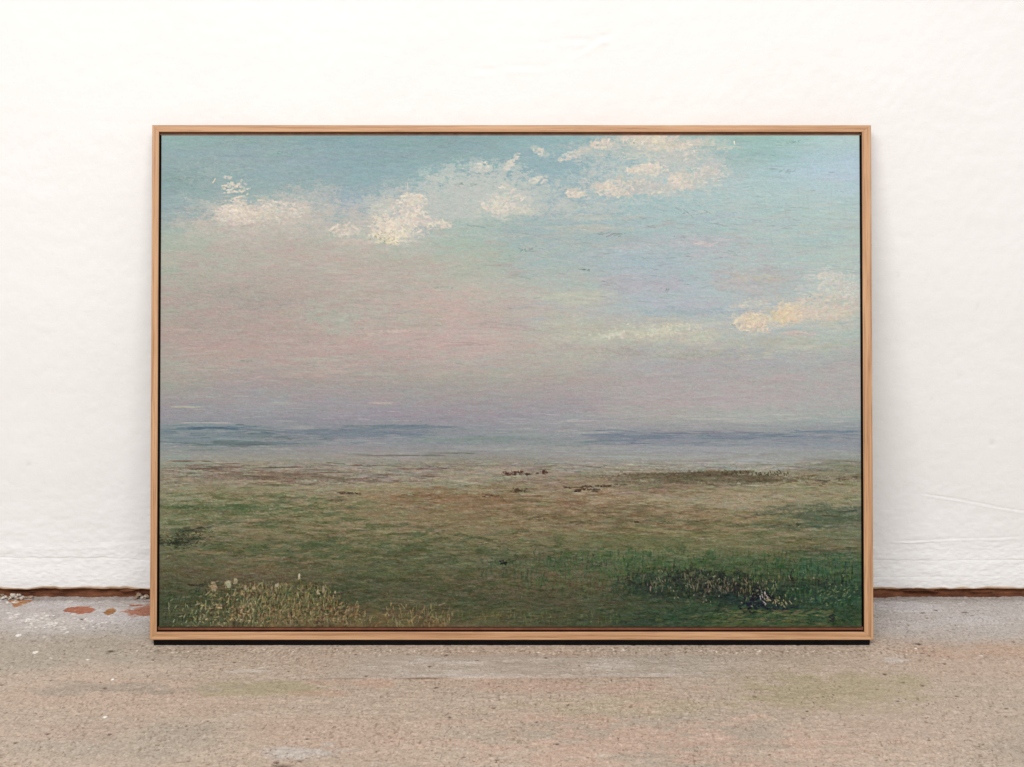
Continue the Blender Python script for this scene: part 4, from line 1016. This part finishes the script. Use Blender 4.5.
def build_picture():
    """built flat: X right, Y up the picture, Z out of the wall; the empty stands at the lower back edge"""
    root = link(bpy.data.objects.new('framed_painting', None))
    root.location = (-.0008, -FH * math.sin(LEAN) - .004, LIFT)
    root.rotation_euler = (math.pi / 2 - LEAN, 0, 0)
    tag(root, 'landscape oil painting in a thin pale wood frame, leaning against the white plaster wall', 'painting')
    wood = wood_material('pale_oak', .86)
    hw = FW / 2
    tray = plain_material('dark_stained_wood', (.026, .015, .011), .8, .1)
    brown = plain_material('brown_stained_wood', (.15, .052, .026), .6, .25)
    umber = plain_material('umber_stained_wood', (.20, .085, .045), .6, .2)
    rail(FW, root, [wood, umber], (0, 0, 0), (0, 0, 0), WB, WL, WR)                        # bottom
    rail(FW, root, [wood, umber], (0, FH, 0), (0, 0, math.pi), WT, WR, WL)                 # top
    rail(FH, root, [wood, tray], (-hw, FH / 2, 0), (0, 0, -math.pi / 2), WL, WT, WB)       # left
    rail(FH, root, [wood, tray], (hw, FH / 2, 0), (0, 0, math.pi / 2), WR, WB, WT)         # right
    e = .0002
    box('back_panel', root, tray, -hw + WL + e, hw - WR - e, WB + e, FH - WT - e, .003, .009)
    # canvas, floating inside the rails
    gx, gt, gb = .0038, .0058, .0092
    x0, x1 = -hw + WL + gx, hw - WR - gx; y0, y1 = WB + gb, FH - WT - gt
    zf = .0285
    box('inner_strip', root, brown, -hw + WL + e, hw - WR - e, WB + .0030, WB + gb - e, .0092, .0255)
    box('inner_strip', root, umber, -hw + WL + e, hw - WR - e, FH - WT - gt + .0012, FH - WT - e, .0092, .0262)
    # added block, black as painted shade under the frame, set in from both ends
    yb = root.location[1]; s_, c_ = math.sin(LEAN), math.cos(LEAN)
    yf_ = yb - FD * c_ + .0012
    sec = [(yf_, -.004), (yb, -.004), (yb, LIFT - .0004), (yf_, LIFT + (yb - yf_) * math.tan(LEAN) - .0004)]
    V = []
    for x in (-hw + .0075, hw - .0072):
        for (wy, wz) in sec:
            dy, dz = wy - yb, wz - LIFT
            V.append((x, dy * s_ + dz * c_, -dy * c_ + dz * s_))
    fm = bpy.data.meshes.new('shade_block'); fm.from_pydata(V, [], [(0, 1, 2, 3), (7, 6, 5, 4), (0, 4, 5, 1), (1, 5, 6, 2), (2, 6, 7, 3), (3, 7, 4, 0)])
    fm.materials.append(plain_material('black_shade', (.006, .005, .005), .95, .05)); link(bpy.data.objects.new('shade_block', fm), root)
    nx, ny = 1230, 868
    p = Painting(nx, ny)
    C, H = p.paint()
    xs = np.linspace(x0, x1, nx); ys = np.linspace(y1, y0, ny)
    X, Y = np.meshgrid(xs, ys)
    relief = H * .00026
    V = np.stack([X, Y, zf + relief], -1)
    nv = nx * ny
    F = grid_faces(ny, nx, flip=True)
    # turned edges of the stretched canvas
    ring = np.concatenate([np.arange(nx), np.arange(1, ny) * nx + nx - 1, (ny - 1) * nx + np.arange(nx - 2, -1, -1), np.arange(ny - 2, 0, -1) * nx])
    back = V.reshape(-1, 3)[ring].copy(); back[:, 2] = .0092
    m = len(ring); a = ring; b = np.roll(ring, -1); c = nv + np.arange(m); d = np.roll(c, -1)
    F2 = np.stack([a, b, d, c], -1)
    me = mesh_from('canvas', np.concatenate([V.reshape(-1, 3), back]), np.concatenate([F, F2]))
    lin = to_linear(C).reshape(-1, 3) / ALB
    edgec = lin[ring] * .35
    colour_layer(me, 'paint', np.concatenate([lin, edgec]))
    me.materials.append(canvas_material())
    link(bpy.data.objects.new('canvas', me), root)
    return root


# ================================================================ plaster crumbs at the foot of the wall
def crumb_mesh(seed, r):
    rng = np.random.default_rng(seed)
    me = bpy.data.meshes.new('plaster_crumb')
    n, k = 7, 5
    V = [(0, 0, -r * .5)]
    for j in range(1, k):
        a = math.pi * j / k
        for i in range(n):
            b = 2 * math.pi * i / n + j * .3
            q = r * rng.uniform(.5, 1.3)
            V.append((q * math.sin(a) * math.cos(b) * 1.3, q * math.sin(a) * math.sin(b), -q * math.cos(a) * .6))
    V.append((0, 0, r * .5))
    F = [(0, 1 + (i + 1) % n, 1 + i) for i in range(n)]
    for j in range(k - 2):
        for i in range(n):
            a0 = 1 + j * n + i; a1 = 1 + j * n + (i + 1) % n
            F.append((a0, a1, a1 + n, a0 + n))
    t = len(V) - 1; o = 1 + (k - 2) * n
    F += [(o + i, o + (i + 1) % n, t) for i in range(n)]
    me.from_pydata(V, [], F)
    return me


def build_crumbs():
    mats = [plain_material('chalky_plaster', (.58, .53, .47), .9, .1, 200, .3), plain_material('sandy_plaster', (.34, .25, .18), .9, .1, 200, .4)]
    rng = np.random.default_rng(12)
    spots = [(-1.14, -1.055, 11, 0, 'chalk white plaster crumb in the loose heap under the wall edge at far left', 'white plaster crumbs at the far left'),
             (-1.14, -1.04, 9, 1, 'sandy tan plaster crumb in the loose heap under the wall edge at far left', 'tan plaster crumbs at the far left'),
             (-.805, -.752, 6, 0, 'chalk white plaster crumb in the wall slot just left of the picture frame', 'white plaster crumbs beside the frame'),
             (-.825, -.752, 7, 1, 'sandy tan plaster crumb in the wall slot just left of the picture frame', 'tan plaster crumbs beside the frame')]
    for x0, x1, n, which, lab, grp in spots:
        for i in range(n):
            r = rng.uniform(.0028, .0062)
            me = crumb_mesh(int(rng.integers(1e6)), r); me.materials.append(mats[which])
            o = link(bpy.data.objects.new('plaster_crumb', me))
            o.location = (x0 + (x1 - x0) * (i + rng.uniform(.1, .9)) / n, rng.uniform(-.009, -.002), r * .45 - .001 + (i % 2) * rng.uniform(.002, .007)); o.rotation_euler = (rng.uniform(-.4, .4), rng.uniform(-.4, .4), rng.uniform(0, 6))
            tag(o, lab, 'plaster crumb', grp)


build_wall()
build_floor()
build_picture()
build_crumbs()
